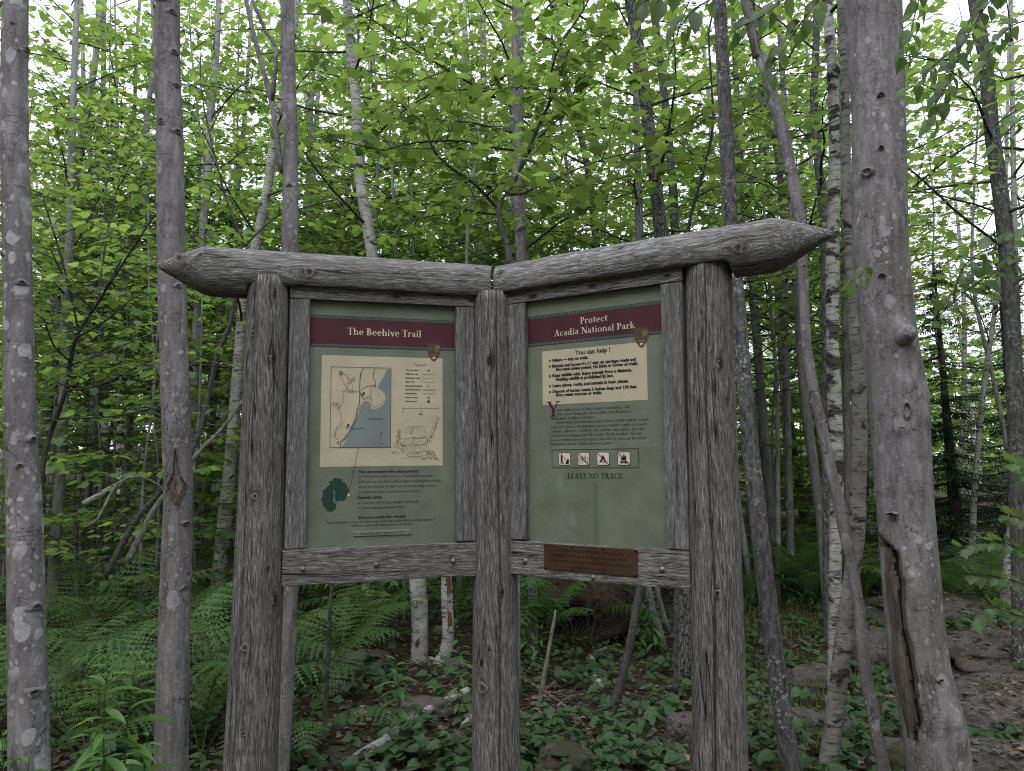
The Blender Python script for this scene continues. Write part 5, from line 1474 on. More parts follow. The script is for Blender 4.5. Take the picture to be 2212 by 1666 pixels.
for z in ZS:
    c = bax(z); r = float(np.interp(z, bz, br))
    for k in range(NA):
        a = 2 * math.pi * k / NA
        dx, dy = math.sin(a), -math.cos(a)          # a = 0 faces the trail
        rr = r * (1 + .020 * noise.noise((dx * 1.5, dy * 1.5, z * 1.2)) + .012 * noise.noise((dx * 4, dy * 4, z * 5)) + .006 * noise.noise((dx * 9, dy * 9, z * 22)))
        x = c.x + dx * r; m = 0
        if dy < .25 or abs(dx) > .9:
            for bx, bzz, h, sx, sz in bpos:
                u = (x - bx) / sx; w = (z - bzz) / sz
                e = u * u + w * w
                if e < 6: rr += h * math.exp(-e) * (1 + .4 * noise.noise((x * 60, z * 60, 3)))
            q = (x - bpos[0][0]) / .052; w = (z - bpos[0][1] + .10) / .13      # arched fold below the stub
            e = math.hypot(q, w); rr += .008 * math.exp(-((e - 1) / .22) ** 2) * (1 if w > -1.2 else .3)
        if dy < .1 and wz[0] < z < wz[-1]:
            xl = np.interp(z, wz, wl) + .008 * noise.noise((z * 5, 1, 1)) + .006 * noise.noise((z * 19, 1, 1)); xr = np.interp(z, wz, wr_) + .012 + .012 * noise.noise((z * 4, 5, 1)) + .009 * noise.noise((z * 13, 5, 1)); dd = np.interp(z, wz, wd)
            w = (xr - xl) / 2; u = (x - (xl + xr) / 2) / max(.004, w)
            if abs(u) < 1.0:
                cr = math.exp(-((u - .62 + .25 * noise.noise((z * 3, 2, 2))) / .13) ** 2) + .7 * math.exp(-((u + .55 + .3 * noise.noise((z * 2.5, 7, 2))) / .10) ** 2)
                rr -= dd * (.010 + .030 * cr + .008 * noise.noise((u * 4, z * 4, 8))) * min(1, (1 - abs(u)) * 4); m = 3 if cr > .55 else 1
            elif abs(u) < 1.6: rr += .010 * dd * (1 + noise.noise((z * 8, u, 4)))
        V.append((c.x + dx * rr, c.y + dy * rr, z)); wmask.append(m)
nz_ = len(ZS)
F = []; mi = []
for i in range(nz_ - 1):
    for k in range(NA):
        k2 = (k + 1) % NA
        F.append((i * NA + k, i * NA + k2, (i + 1) * NA + k2, (i + 1) * NA + k)); s3 = wmask[i * NA + k] + wmask[i * NA + k2] + wmask[(i + 1) * NA + k]; mi.append(2 if s3 >= 6 else (1 if s3 >= 2 else 0))
F.append(tuple(range((nz_ - 1) * NA, nz_ * NA))); mi.append(0)
base = Vector((bax(0).x, bax(0).y, gz(bax(0).x, bax(0).y)))
BIG = empty('maple_tree', base, 'thickest grey trunk, at the right, with a long open wound and a knobby branch stub', 'tree')
M['rot'] = flat('dark_fissure', (.022, .016, .013), .95, var=.6, scale=60)  # darker brown for the cracks of the wound
b = N('wound_wood')
p_ = b.obj(False)
n1 = b.noise(b.mapsc(p_, (45, 45, 5)), 1, 6, .7)
wm = b.surf(b.ramp(n1, [(.28, (.030, .024, .020)), (.5, (.115, .090, .076)), (.72, (.21, .18, .16))]), .92, n1, .9, .01, .1)
o = link('trunk', make_mesh('trunk', V, F, [M['maple'], wm, M['rot']], True, mi), BIG); o.location = -base


def eye_scar(root, px, py, Y, w, h, nrm):
    """Healed branch wound: a pointed oval lip round a sunken heart."""
    c = at(px, py, Y); V = []; m = 18
    e1 = Vector((-nrm.y, nrm.x, 0)) * -1
    for rr, hh in ((1.6, -.012), (1.2, .006), (.92, .011), (.75, .003), (.5, -.003), (.2, .001)):
        for q in range(m):
            t = 2 * math.pi * q / m
            wob = 1 + .22 * noise.noise((math.cos(t) * 2 + px, math.sin(t) * 2, py * .1)); V.append(c + e1 * math.cos(t) * abs(math.cos(t)) ** .25 * w * rr * wob + Vector((0, 0, math.sin(t) * h * rr * wob)) + nrm * hh * (.6 + .8 * wob * (.5 + .5 * math.sin(t))))
    F = [(j * m + q, j * m + (q + 1) % m, (j + 1) * m + (q + 1) % m, (j + 1) * m + q) for j in range(5) for q in range(m)]
    F.append(tuple(range(5 * m, 6 * m)))
    o = link('branch_scar', make_mesh('branch_scar', V, F, [M['maple'], M['maple']], True, [0] * (4 * m) + [1] * (m + 1)), root); o.location = -root.location


def on_big(px, py):
    q = at(px, py, BIGY)
    for _ in range(3):
        c = bax(q.z); r = np.interp(q.z, bz, br); dx = max(-.95, min(.95, (q.x - c.x) / r))
        Y = c.y - r * math.sqrt(1 - dx * dx); q = at(px, py, Y)
    return q, Vector((dx, -math.sqrt(1 - dx * dx), 0))


for px, py, w, h in ((1959, 886, .016, .034), (1948, 928, .016, .013), (1873, 372, .020, .016), (1903, 320, .010, .008), (1903, 205, .012, .007), (1905, 595, .012, .006), (1925, 1110, .018, .006), (2030, 1470, .012, .010), ):
    q, nr = on_big(px, py)
    eye_scar(BIG, px, py, q.y - .003, w, h, nr)
# the knobby stub of a lost limb
q, nr = on_big(1950, 726)
V, F = tube([(q - nr * .05 + Vector((0, 0, -.03)), .050), (q + nr * .010, .044), (q + nr * .036 + Vector((.004, 0, .012)), .036), (q + nr * .052 + Vector((.006, 0, .016)), .030), (q + nr * .060 + Vector((.006, 0, .018)), .018), (q + nr * .058 + Vector((.006, 0, .018)), .004)], 20, .16, 30, True, 4)
o = link('branch_stub', make_mesh('branch_stub', V, F, M['maple']), BIG); o.location = -base
L = crown(random.Random(31), bax, 4.9, 9.0, 10, 2.0, .085, .15)
add_crown(BIG, L, 'birch')

# leafy twigs of the big tree hanging into the frame: every leaf its own piece
tv, tt = fan_template([(.04, .10), (.16, .26), (.34, .34), (.52, .33), (.70, .25), (.86, .12)], .09, .18)
LEAF_ME = [tri_mesh('leaf', tv * np.array([1, s, 1 + .8 * i]) , tt, M['leaf_birch'], np.full(len(tv), t), smooth=True) for i, (s, t) in enumerate(((.9, .3), (1.0, .5), (.82, .65), (.95, .2)))]
mtv, mtt = TPL['maple']
MAPLE_ME = [tri_mesh('leaf', mtv * np.array([.9, .9, 1]), mtt, M['leaf'], np.full(len(mtv), t)) for t in (.4, .6)]


def near_branch(root, pts, rng, size, gap, hang, meshes, up=0.0):
    """A twig of a near tree from (x, y, distance) picture rows with single leaves along it."""
    rows = [(at(x, y, Y), .0035 - .0024 * i / len(pts)) for i, (x, y, Y) in enumerate(pts)]
    sm = spline(rows, .02)
    V, F = tube(sm, 6, 0, 1, True)
    br_ = link('branch', make_mesh('branch', V, F, M['twig']), root); br_.location = -root.location
    k = 1; i = 3
    while i < len(sm):
        q = sm[i][0]; d = (sm[i][0] - sm[i - 1][0]).normalized()
        sd = d.cross(Vector((0, -1, .3))).normalized() * k
        ld = (d * rng.uniform(.3, .9) + sd * rng.uniform(.5, 1.1) + Vector((0, rng.uniform(-.4, .4), -hang * rng.uniform(.5, 1.3)))).normalized()
        nn = Vector((rng.uniform(-.5, .5), -rng.uniform(.2, .9) * (1 - up), rng.uniform(.3, 1.0) + up))
        nn = (nn - ld * nn.dot(ld)).normalized()
        s = size * rng.uniform(.65, 1.15)
        side = nn.cross(ld)
        mw = Matrix(((ld.x, side.x, nn.x, 0), (ld.y, side.y, nn.y, 0), (ld.z, side.z, nn.z, 0), (0, 0, 0, 1)))
        st = q + ld * .012
        link('leaf', rng.choice(meshes), br_, mw=Matrix.Translation(st) @ mw @ Matrix.Scale(s, 4))
        i += max(1, int(gap / .02 * rng.uniform(.7, 1.3))); k = -k
    return br_


rb = random.Random(77)
for pts, size, gap, hang in (
    ([(2190, -60, 2.7), (2140, 0, 2.7), (2083, 88, 2.7), (2059, 152, 2.7), (2029, 223, 2.7), (2018, 262, 2.7)], .066, .032, .8),
    ([(2075, 100, 2.7), (2030, 130, 2.65), (1990, 165, 2.6), (1968, 190, 2.6)], .060, .034, .6),
    ([(2010, -50, 2.6), (1985, 0, 2.6), (1970, 60, 2.6), (1958, 120, 2.6)], .062, .036, .7),
    ([(2230, 40, 2.9), (2180, 60, 2.9), (2140, 110, 2.9), (2120, 160, 2.9)], .064, .036, .8),
    ([(2230, 250, 2.8), (2190, 270, 2.8), (2150, 330, 2.8)], .06, .04, .7),
    ([(1800, -60, 2.6), (1768, 0, 2.6), (1718, 68, 2.6), (1667, 152, 2.6), (1640, 190, 2.6)], .068, .036, .5),
    ([(1720, -50, 2.5), (1690, 0, 2.5), (1640, 40, 2.5), (1590, 62, 2.5)], .07, .040, .6),
    ([(1500, -60, 2.1), (1450, -20, 2.1), (1390, 4, 2.1)], .080, .034, 1.2),
    ([(1620, -60, 2.2), (1570, -20, 2.2), (1500, 20, 2.2), (1470, 60, 2.2)], .075, .045, .9),
    ([(1990, 706, 3.2), (2040, 672, 3.1), (2098, 620, 3.05), (2150, 590, 3.0), (2225, 556, 3.0)], .072, .032, .1),
    ([(2060, 640, 3.05), (2080, 580, 3.0), (2120, 545, 2.95), (2190, 520, 2.9)], .068, .036, .1),
    ([(1880, 560, 3.05), (1862, 590, 2.9), (1836, 610, 2.8)], .055, .05, .9)):
    near_branch(BIG, pts, rb, size, gap, hang, LEAF_ME)
# small shrub reaching in at the right edge, big pale leaves
SHR_ME = [tri_mesh('leaf', mtv * np.array([.95, .8, 1]), mtt, M['leaf_low'], np.full(len(mtv), t)) for t in (.3, .5)]
SHR, rows = stem('maple_sapling', 'low sapling with big pale leaves reaching in from the right edge', 'twig', [(2260, 1190, 7, 3.9), (2290, 1300, 8, 3.9), (2310, 1480, 9, 3.9), (2315, 1600, 10, 3.9)], 'sapling')
for pts in ([(2262, 1290, 3.9), (2210, 1262, 3.8), (2150, 1245, 3.7), (2095, 1240, 3.65)], [(2262, 1240, 3.9), (2190, 1180, 3.7), (2120, 1170, 3.6), (2075, 1185, 3.55)], [(2270, 1330, 3.9), (2200, 1330, 3.7), (2140, 1310, 3.6), (2100, 1340, 3.5)], [(2270, 1200, 3.9), (2215, 1130, 3.7), (2170, 1110, 3.6)], [(2270, 1120, 3.4), (2215, 1030, 3.2), (2185, 1000, 3.1)]):
    near_branch(SHR, pts, rb, .062, .030, .14, SHR_ME, .8)

# ------------------------------------------------------------------ background trees and saplings (shared crowns)
rg = random.Random(101)


def vertical(z): return Vector((0, 0, z))


CROWN = {}
for i in range(6):
    L = crown(random.Random(200 + i), vertical, 3.4 + .7 * (i % 3), 10.2, 24, 2.5, .120, .135, tint0=.35 + .1 * (i % 4), flat_=.55)
    CROWN[i] = (L.mesh('crown', 'mid', M['leaf']), L.tw.build('twig', M['twig']))
SAP = {}
for i in range(6):
    h = 2.2 + .5 * i
    L = crown(random.Random(300 + i), vertical, .5, h, 16, 1.1 + .12 * i, .085, .10, r0=.006, tint0=.3 + .1 * (i % 5), flat_=.5, el=(-.1, .45))
    SAP[i] = (L.mesh('crown', 'maple' if i < 3 else 'mid', M['leaf']), L.tw.build('twig', M['twig']), h)


def bg_trunk(rng, barkname, r, h):
    pts = []
    x = y = 0
    for j in range(8):
        pts.append((Vector((x, y, -.15 + h * j / 7)), r * (1.15 - .85 * j / 7)))
        x += rng.uniform(-.12, .12); y += rng.uniform(-.1, .1)
    V, F = tube(spline(pts, .5), 9, .07, 5, True, rng.random() * 9)
    return make_mesh('trunk', V, F, M[barkname])


BT = [bg_trunk(random.Random(400 + i), 'birch' if i % 4 == 3 else 'pale_lit_maple', .07 + .012 * (i % 4), 10.5) for i in range(8)]
ST = []
for i in range(6):
    h = SAP[i][2]; pts = [(Vector((.05 * math.sin(j + i), .05 * math.cos(2 * j), -.1 + (h + .2) * j / 5)), .018 * (1 - .16 * j)) for j in range(6)]
    ST.append(make_mesh('trunk', *tube(spline(pts, .3), 6, .05, 6, True, i), M['pale_lit_maple']))


def place_bg(x, y, ci, ti, s, rz, lab, group):
    root = empty('background_tree', (x, y, gz(x, y)), lab, 'tree', group)
    link('trunk', BT[ti], root, rot=(rg.uniform(-.06, .06), rg.uniform(-.08, .08), rz), scale=s)
    o = link('crown', CROWN[ci][0], root, rot=(0, 0, rz), scale=s); o['kind'] = 'stuff'
    o = link('twig', CROWN[ci][1], root, rot=(0, 0, rz), scale=s); o['kind'] = 'stuff'


k = 0
for yy in np.arange(11, 40, 2.0):
    half = yy * .735
    n = int(5 + yy * .24)
    for j in range(n):
        x = -half + 2 * half * (j + rg.uniform(.15, .85)) / n
        y = yy + rg.uniform(-.9, .9)
        ratio = x / y
        if .08 < ratio < .40 and rg.random() < .7: continue          # thinner wood up the slope right of centre
        if .50 < ratio and rg.random() < .7: continue
        s = rg.uniform(.75, 1.15)
        place_bg(x, y, k % 6, k % 8, s, rg.uniform(0, 6.28), 'slim pale trunk far back in the leafy woods' if y < 24 else 'small trunk in the farthest rows of the woods', 'trees deep in the woods' if y < 24 else 'farthest trees of the woods')
        k += 1


def place_sap(x, y, i, s, rz):
    root = empty('sapling', (x, y, gz(x, y)), 'leafy understory sapling among the trunks of the woods', 'sapling', 'understory saplings')
    link('trunk', ST[i], root, rot=(0, 0, rz), scale=s)
    o = link('crown', SAP[i][0], root, rot=(0, 0, rz), scale=s); o['kind'] = 'stuff'
    o = link('twig', SAP[i][1], root, rot=(0, 0, rz), scale=s); o['kind'] = 'stuff'


for n, (xa, xb, ya, yb) in ((8, (-.66, -.40, 6.5, 9.5)), (9, (-.40, -.12, 7, 11)), (26, (-.72, -.1, 10, 19)), (8, (.30, .46, 8.5, 14)), (8, (-.1, .36, 9, 16)), (18, (.26, .62, 10, 19)), (16, (-.7, .6, 17, 30))):
    for j in range(n):
        y = rg.uniform(ya, yb); x = y * (xa + (xb - xa) * (j + rg.random()) / n)
        place_sap(x, y, rg.randrange(6), rg.uniform(.8, 1.25), rg.uniform(0, 6.28))

# taller young maples that fill the middle storey
YM = []
for i in range(6):
    h = 6.5 + .5 * i
    L = crown(random.Random(500 + i), vertical, 2.4, h, 19, 2.1, .092, .115, r0=.010, tint0=.40 + .08 * (i % 4), flat_=.6, el=(-.1, .5))
    pts = [(Vector((.10 * math.sin(1.3 * j + i), .08 * math.cos(1.7 * j + i), -.1 + (h + .2) * j / 6)), .034 * (1 - .14 * j)) for j in range(7)]
    YM.append((L.mesh('crown', 'mid', M['leaf']), L.tw.build('twig', M['twig']), make_mesh('trunk', *tube(spline(pts, .3), 8, .06, 6, True, i), M['pale_lit_maple'])))
for n, (xa, xb, ya, yb) in ((4, (-.72, -.52, 9.5, 12)), (6, (-.52, -.30, 9, 13)), (10, (-.30, .08, 7.0, 12)), (2, (.05, .14, 8.5, 13)), (6, (.28, .52, 8.0, 14)), (3, (.58, .73, 9, 13)), (8, (-.72, .05, 12, 18)), (6, (.02, .72, 13, 19))):
    for j in range(n):
        y = rg.uniform(ya, yb); x = y * (xa + (xb - xa) * (j + rg.random()) / n)
        root = empty('young_maple', (x, y, gz(x, y)), 'leafy young maple in the middle storey behind the board and trunks', 'tree', 'young maples of the middle storey')
        i = rg.randrange(6); rz = rg.uniform(0, 6.28); s = rg.uniform(.85, 1.2)
        link('trunk', YM[i][2], root, rot=(0, 0, rz), scale=s)
        o = link('crown', YM[i][0], root, rot=(0, 0, rz), scale=s); o['kind'] = 'stuff'
        o = link('twig', YM[i][1], root, rot=(0, 0, rz), scale=s); o['kind'] = 'stuff'

# the far woods read as one leafy mass
L = Leafage()
for j in range(26000):
    y = rg.uniform(34, 62); x = rg.uniform(-.9, .9) * y
    h = (9.0 + 4 * noise.noise((x * .12, y * .05, 1))) * (1.0 if x < 0 else .72)
    z = gz(x, y) + h * rg.random() ** .8
    L.leaf((x, y, z), (rg.uniform(-1, 1), rg.uniform(-1, 1), rg.uniform(-.8, .2)), (rg.uniform(-1, 1), rg.uniform(-1, 1), .8), rg.uniform(.35, .8), .5 + .6 * noise.noise((x * .3, y * .2, z * .3)))
tag(link('far_woods', L.mesh('far_woods', 'quad', M['leaf'])), kind='stuff')

# unseen woods added behind the viewer and beside, to cut low front light
L = Leafage()
for j in range(30000):
    a = rg.uniform(rad(100), rad(440)); R_ = rg.uniform(7, 18)
    x, y = R_ * math.cos(a), R_ * math.sin(a)
    if y > -2 and abs(x) < abs(y) * .9 + 5: continue
    h = 9.0 + 2.5 * noise.noise((x * .2, y * .2, 4))
    L.leaf((x, y, h * rg.random() ** .8), (rg.uniform(-1, 1), rg.uniform(-1, 1), rg.uniform(-.8, .2)), (rg.uniform(-1, 1), rg.uniform(-1, 1), .8), rg.uniform(.35, .7), rg.random())
tag(link('woods', L.mesh('woods', 'quad', M['leaf'])), kind='stuff')

L = Leafage(); TR = Geo()
for j in range(15000):
    y = rg.uniform(2.5, 18); sgn = -1 if j % 3 else 1
    x = sgn * (y * .80 + 1.3 + rg.random() ** 1.3 * (6 + .5 * y))
    L.leaf((x, y, gz(x, y) + .3 + 7.5 * rg.random() ** .85), (rg.uniform(-1, 1), rg.uniform(-1, 1), rg.uniform(-.7, .1)), (rg.uniform(-.8, .8), rg.uniform(-.8, .8), 1), rg.uniform(.10, .24), rg.random())
    if j % 400 == 0:
        r = rg.uniform(.04, .10)
        TR.add(*tube([(Vector((x, y, gz(x, y) - .1)), r), (Vector((x + rg.uniform(-.2, .2), y, 4)), r * .8), (Vector((x + rg.uniform(-.4, .4), y, 9)), r * .4)], 9, .06, 5))
tag(link('side_woods', L.mesh('side_woods', 'mid', M['leaf'])), kind='stuff')
tag(link('side_woods_trunks', TR.build('side_woods_trunks', M['maple'])), kind='stuff')

# ------------------------------------------------------------------ spruces at the right


def spruce(name, label, x, y, h, w, seed):
    rng = random.Random(seed)
    root = empty(name, (x, y, gz(x, y)), label, 'tree')
    V, F = tube([(Vector((0, 0, -.1)), .09), (Vector((0, 0, h * .5)), .055), (Vector((0, 0, h)), .01)], 8, .05, 5)
    link('trunk', make_mesh('trunk', V, F, M['twig']), root)
    L = Leafage()
    z = .5
    while z < h:
        for q in range(6):
            az = rng.uniform(0, 6.28); ln = w * (1 - z / h) * rng.uniform(.7, 1.1) + .1
            d = Vector((math.sin(az), math.cos(az), -.12)); n = int(ln / .045) + 2
            p0 = Vector((0, 0, z + rng.uniform(-.08, .08)))
            L.tw.add(*tube([(p0, .008), (p0 + d * ln * .6, .005), (p0 + d * ln + Vector((0, 0, .05)), .002)], 3, cap=False))
            for i in range(n):
                t = (i + .5) / n
                for sgn in (1, -1):
                    sd = Vector((d.y, -d.x, 0)) * sgn
                    sub = .32 * ln * (1 - t * .7)
                    m = max(1, int(sub / .07))
                    for e in range(m):
                        pp = p0 + d * ln * t + (sd + d * .6) * (e / m * sub) + Vector((0, 0, -.08 * e / m))
                        L.leaf(pp, sd + d * rng.uniform(.4, 1) + Vector((0, 0, rng.uniform(-.5, .1))), (rng.uniform(-.6, .6), rng.uniform(-.6, .6), 1), .085, rng.random())
        z += .20
    V, T, t = blades('lance', L.pos, L.dir, L.nrm, L.size, L.tint)
    o = link('crown', tri_mesh('crown', V, T, M['needle'], t), root); o['kind'] = 'stuff'
    o = link('branch', L.tw.build('branch', M['twig']), root); o['kind'] = 'stuff'


spruce('spruce', 'dark spruce just right of the thickest trunk', 6.0, 9.9, 4.4, 1.3, 1)
spruce('spruce', 'dark spruce with its top against the right edge', 7.6, 10.9, 5.2, 1.5, 2)
spruce('spruce', 'smaller dark spruce behind the thin white birch at the right', 6.9, 12.6, 3.6, 1.2, 3)

# ------------------------------------------------------------------ ferns


def frond_mesh(seed, length=.8, pairs=19):
    rng = random.Random(seed)
    P = []; D = []; NN = []; S = []; TT = []
    arch = rng.uniform(.75, 1.1)
    path = []
    el = 1.2; p = Vector((0, 0, 0))
    n = 30
    for i in range(n + 1):
        path.append((p.copy(), .0030 * (1 - .8 * i / n)))
        p = p + Vector((math.cos(el), .02 * math.sin(i), math.sin(el))) * length / n
        el -= arch * 1.75 / n * (.4 + 1.2 * i / n)
    g = Geo(); g.add(*tube(path, 4, cap=False))
    V0 = []; T0 = []
    tri = []
    for i in range(pairs):
        t = .16 + .84 * (i / pairs)
        f = t * n; j = min(n - 1, int(f)); q = path[j][0].lerp(path[j + 1][0], f - j)
        d = (path[j + 1][0] - path[j][0]).normalized()
        up = Vector((-d.z, 0, d.x)).normalized()
        wl = length * .27 * math.sin(math.pi * min(1, (.12 + .88 * (1 - ((t - .16) / .84) ** 1.5)))) ** .6 * (1 - (t - .16) / .88) ** .45
        if t < .3: wl *= .6 + .4 * (t - .16) / .14
        for sg in (1, -1):
            dv = (Vector((0, sg, 0)) + d * rng.uniform(.25, .45) - up * rng.uniform(.05, .3)).normalized()
            nv = (up + Vector((rng.uniform(-.2, .2), rng.uniform(-.2, .2), 0))).normalized()
            sv = nv.cross(dv).normalized()
            m = 6; o = len(V0)
            ww = length * .021
            V0.append(q)
            for e in range(1, m + 1):          # toothed pinna
                u = e / m
                c = q + dv * wl * u - up * (.14 * wl * u * u)
                w = ww * (1.15 - u * .95)
                V0 += [c - dv * wl * .07 + sv * w * .45, c + sv * w * 1.25 - dv * wl * .015, c, c - sv * w * 1.25 - dv * wl * .015, c - dv * wl * .07 - sv * w * .45]
            prev = None
            for e in range(m):
                b0 = o + 1 + 5 * e
                pc = o if e == 0 else o + 1 + 5 * (e - 1) + 2
                T0 += [(pc, b0 + 2, b0 + 1), (pc, b0 + 1, b0), (pc, b0 + 3, b0 + 2), (pc, b0 + 4, b0 + 3)]
    o = len(V0)
    Vt = V0 + [Vector(v) for v in g.V]
    Tq = [t2 for f in g.F for t2 in ((f[0] + o, f[1] + o, f[2] + o), (f[0] + o, f[2] + o, f[3] + o))]
    mi = [0] * len(T0) + [1] * len(Tq)
    return tri_mesh('frond', np.array([tuple(v) for v in Vt]), np.array(T0 + Tq), [M['fern'], M['rod']], np.full(len(Vt), rng.uniform(.25, .75)), mi)


FROND = [frond_mesh(i) for i in range(5)]


def fern(x, y, s, n, lab, group, rz0=None):
    s *= 1.38
    root = empty('fern', (x, y, gz(x, y)), lab, 'fern', group)
    for i in range(n):
        az = 2 * math.pi * i / n + rg.uniform(-.35, .35) + (rz0 or 0)
        link('frond', rg.choice(FROND), root, rot=(rg.uniform(-.15, .15), rg.uniform(-.28, .22), az), scale=s * rg.uniform(.8, 1.12))


FL = 'tall green fern in the fern bank between the two left trunks'
for px, py, Y, s, n in ((215, 0, 4.1, 1.0, 7), (320, 0, 4.6, 1.05, 7), (120, 0, 4.8, 1.0, 7), (255, 0, 5.6, 1.1, 7), (170, 0, 6.4, 1.1, 7), (300, 0, 7.2, 1.1, 7), (-30, 0, 4.4, 1.0, 7)):
    q = at(px, 1300, Y); fern(q.x, q.y, s, n, FL, 'ferns of the left bank')
FL = 'green fern between the wounded trunk and the left post'
for px, Y, s, n in ((445, 4.2, 1.0, 7), (490, 5.0, 1.1, 7), (430, 5.9, 1.1, 7), (480, 7.0, 1.1, 7)):
    q = at(px, 1300, Y); fern(q.x, q.y, s, n, FL, 'ferns left of the board')
FL = 'fern under the left panel, beside the left post'
for px, Y, s, n in ((655, 4.3, .75, 6), (680, 5.4, .95, 7), (740, 6.2, .9, 7), (815, 7.0, .9, 7), (700, 7.8, 1.0, 7), (985, 7.6, .9, 7)):
    q = at(px, 1300, Y); fern(q.x, q.y, s, n, FL, 'ferns under the left panel')
FL = 'fern under the right panel, near the thin grey trunk'
for px, Y, s, n in ((1165, 6.6, 1.05, 8), (1235, 7.0, 1.1, 8), (1200, 7.9, 1.15, 8), (1290, 8.3, 1.1, 7)):
    q = at(px, 1300, Y); fern(q.x, q.y, s, n, FL, 'ferns under the right panel')
FL = 'dark fern in the bank behind the trunks right of the board'
for j in range(22):
    Y = rg.uniform(8.2, 12.0); px = rg.uniform(1600, 1905)
    q = at(px, 1200, Y); fern(q.x, q.y, rg.uniform(.8, 1.0), 7, FL, 'ferns behind the right trunks')
FL = 'fern in the shade below the spruces'
for j in range(8):
    Y = rg.uniform(7.6, 10); px = rg.uniform(2030, 2210)
    q = at(px, 1200, Y); fern(q.x, q.y, rg.uniform(.7, .85), 7, FL, 'ferns below the spruces')

# ------------------------------------------------------------------ goldenrods: stem with single leaves
ltv, ltt = fan_template([(.12, .05), (.3, .095), (.5, .11), (.72, .085), (.88, .04)], .25, .38)
ROD_LEAF = [tri_mesh('leaf', ltv * np.array([1, s, 1]), ltt, M['rod'], np.full(len(ltv), t), smooth=True) for s, t in ((1.25, .35), (1.05, .6), (1.4, .2), (1.1, .8))]


def goldenrod(x, y, h, lab, group=None, size=.10, lean=(0, 0), single=True, seed=0):
    rng = random.Random(seed)
    root = empty('goldenrod', (x, y, gz(x, y)), lab, 'plant', group)
    pts = [(Vector((lean[0] * t * t + .012 * math.sin(t * 7 + seed), lean[1] * t * t, h * t)), .0042 * (1 - .7 * t)) for t in (0, .2, .4, .6, .8, 1)]
    sm = spline(pts, .03)
    link('stem', make_mesh('stem', *tube(sm, 6, cap=True), M['rod']), root)
    n = int(h / .026); a = rng.uniform(0, 6)
    for i in range(n):
        t = .18 + .82 * i / n
        q = sm[min(len(sm) - 1, int(t * (len(sm) - 1)))][0]
        a += 2.4 + rng.uniform(-.3, .3)
        s = size * (1.15 if t < .7 else 1.15 - 2.4 * (t - .7)) * rng.uniform(.8, 1.15)
        el = -.25 + 1.2 * max(0, t - .35) + rng.uniform(-.25, .25)
        link('leaf', rng.choice(ROD_LEAF), root, loc=q, rot=(rng.uniform(-.3, .3), -el, a), scale=max(.025, s))
    return root


for px, py, Y, h, sz, lean, lab in (
    (232, 1400, 2.75, .88, .135, (-.01, 0), 'tall goldenrod in front of the lichen-spotted left trunk, topped with a yellow-green tuft'),
    (500, 0, 0, 0, 0, 0, None),
    (350 - 80, 1438, 2.85, .84, .135, (.03, 0), 'tall goldenrod between the two left trunks, close to the wounded trunk'),
    (70, 1530, 2.55, .62, .10, (-.02, 0), 'small goldenrod at the foot of the lichen-spotted left trunk'),
    (405, 1560, 2.65, .50, .09, (.09, 0), 'slender bent goldenrod at the bottom beside the left post'),
    (195, 1560, 3.1, .55, .13, (0, 0), 'low broad goldenrod deep in the shade between the left trunks'),
    (320, 1580, 3.1, .50, .13, (0, 0), 'low goldenrod at the foot of the wounded trunk'),
    (10, 1500, 2.8, .6, .12, (0, 0), 'goldenrod cut off by the left edge of the picture')):
    if lab is None: continue
    q = at(px, 1600, Y); goldenrod(q.x, q.y, h * 1.1, lab, None, sz, lean, seed=int(px))
q = gp(1003, 1545); goldenrod(q.x - .02, q.y - .1, .62, 'bright goldenrod close to the left side of the centre post', None, .095, (-.03, 0), seed=41)
q = gp(858, 1600); goldenrod(q.x, q.y, .50, 'broad-leaved goldenrod under the middle of the left panel', None, .12, (.0, 0), seed=42)
q = gp(1165, 1440)
for j, (px, py, h, lab) in enumerate(((1142, 1440, 1.0, 'tall bright goldenrod against the right side of the centre post'), (1128, 1430, .85, 'goldenrod half hidden by the right side of the centre post'), (1168, 1460, .4, 'short goldenrod before the dark hollow under the right panel'))):
    q = gp(px, py); goldenrod(q.x, q.y, h, lab, None, .095, (.02, 0), seed=50 + j)
# the bright patch under the right panel
for j in range(22):
    px = rg.uniform(1225, 1445); py = rg.uniform(1335, 1425) if px > 1300 else rg.uniform(1330, 1380)
    q = gp(px, py); goldenrod(q.x, q.y, rg.uniform(.42, .75), 'yellow-green goldenrod in the patch under the right panel', 'goldenrods under the right panel', .115, (rg.uniform(-.05, .05), 0), seed=100 + j)
for j in range(18):
    px = rg.uniform(1600, 1790); py = rg.uniform(1255, 1320)
    q = gp(px, py); goldenrod(q.x, q.y, rg.uniform(.4, .7), 'goldenrod on the open ground right of the right post', 'goldenrods right of the board', .09, (0, 0), seed=200 + j)

SLABS = [(2.75, 3.55, .85, .62, .120, -.25), (3.35, 4.95, .95, .6, .112, .15), (4.3, 6.3, .75, .45, .165, .1), (4.4, 7.9, .7, .4, .188, .1)]


def on_stone(x, y):
    """How far the trail's stone slabs lift the surface here."""
    best = 0
    for cx, cy, sx, sy, sz, rz in SLABS:
        u = ((x - cx) * math.cos(rz) + (y - cy) * math.sin(rz)) / sx; v = (-(x - cx) * math.sin(rz) + (y - cy) * math.cos(rz)) / sy
        q = u * u + v * v
        if q < 1.0: best = max(best, sz * .16 + sz * 1.02 * (1 - q * q) ** .5)
    return best


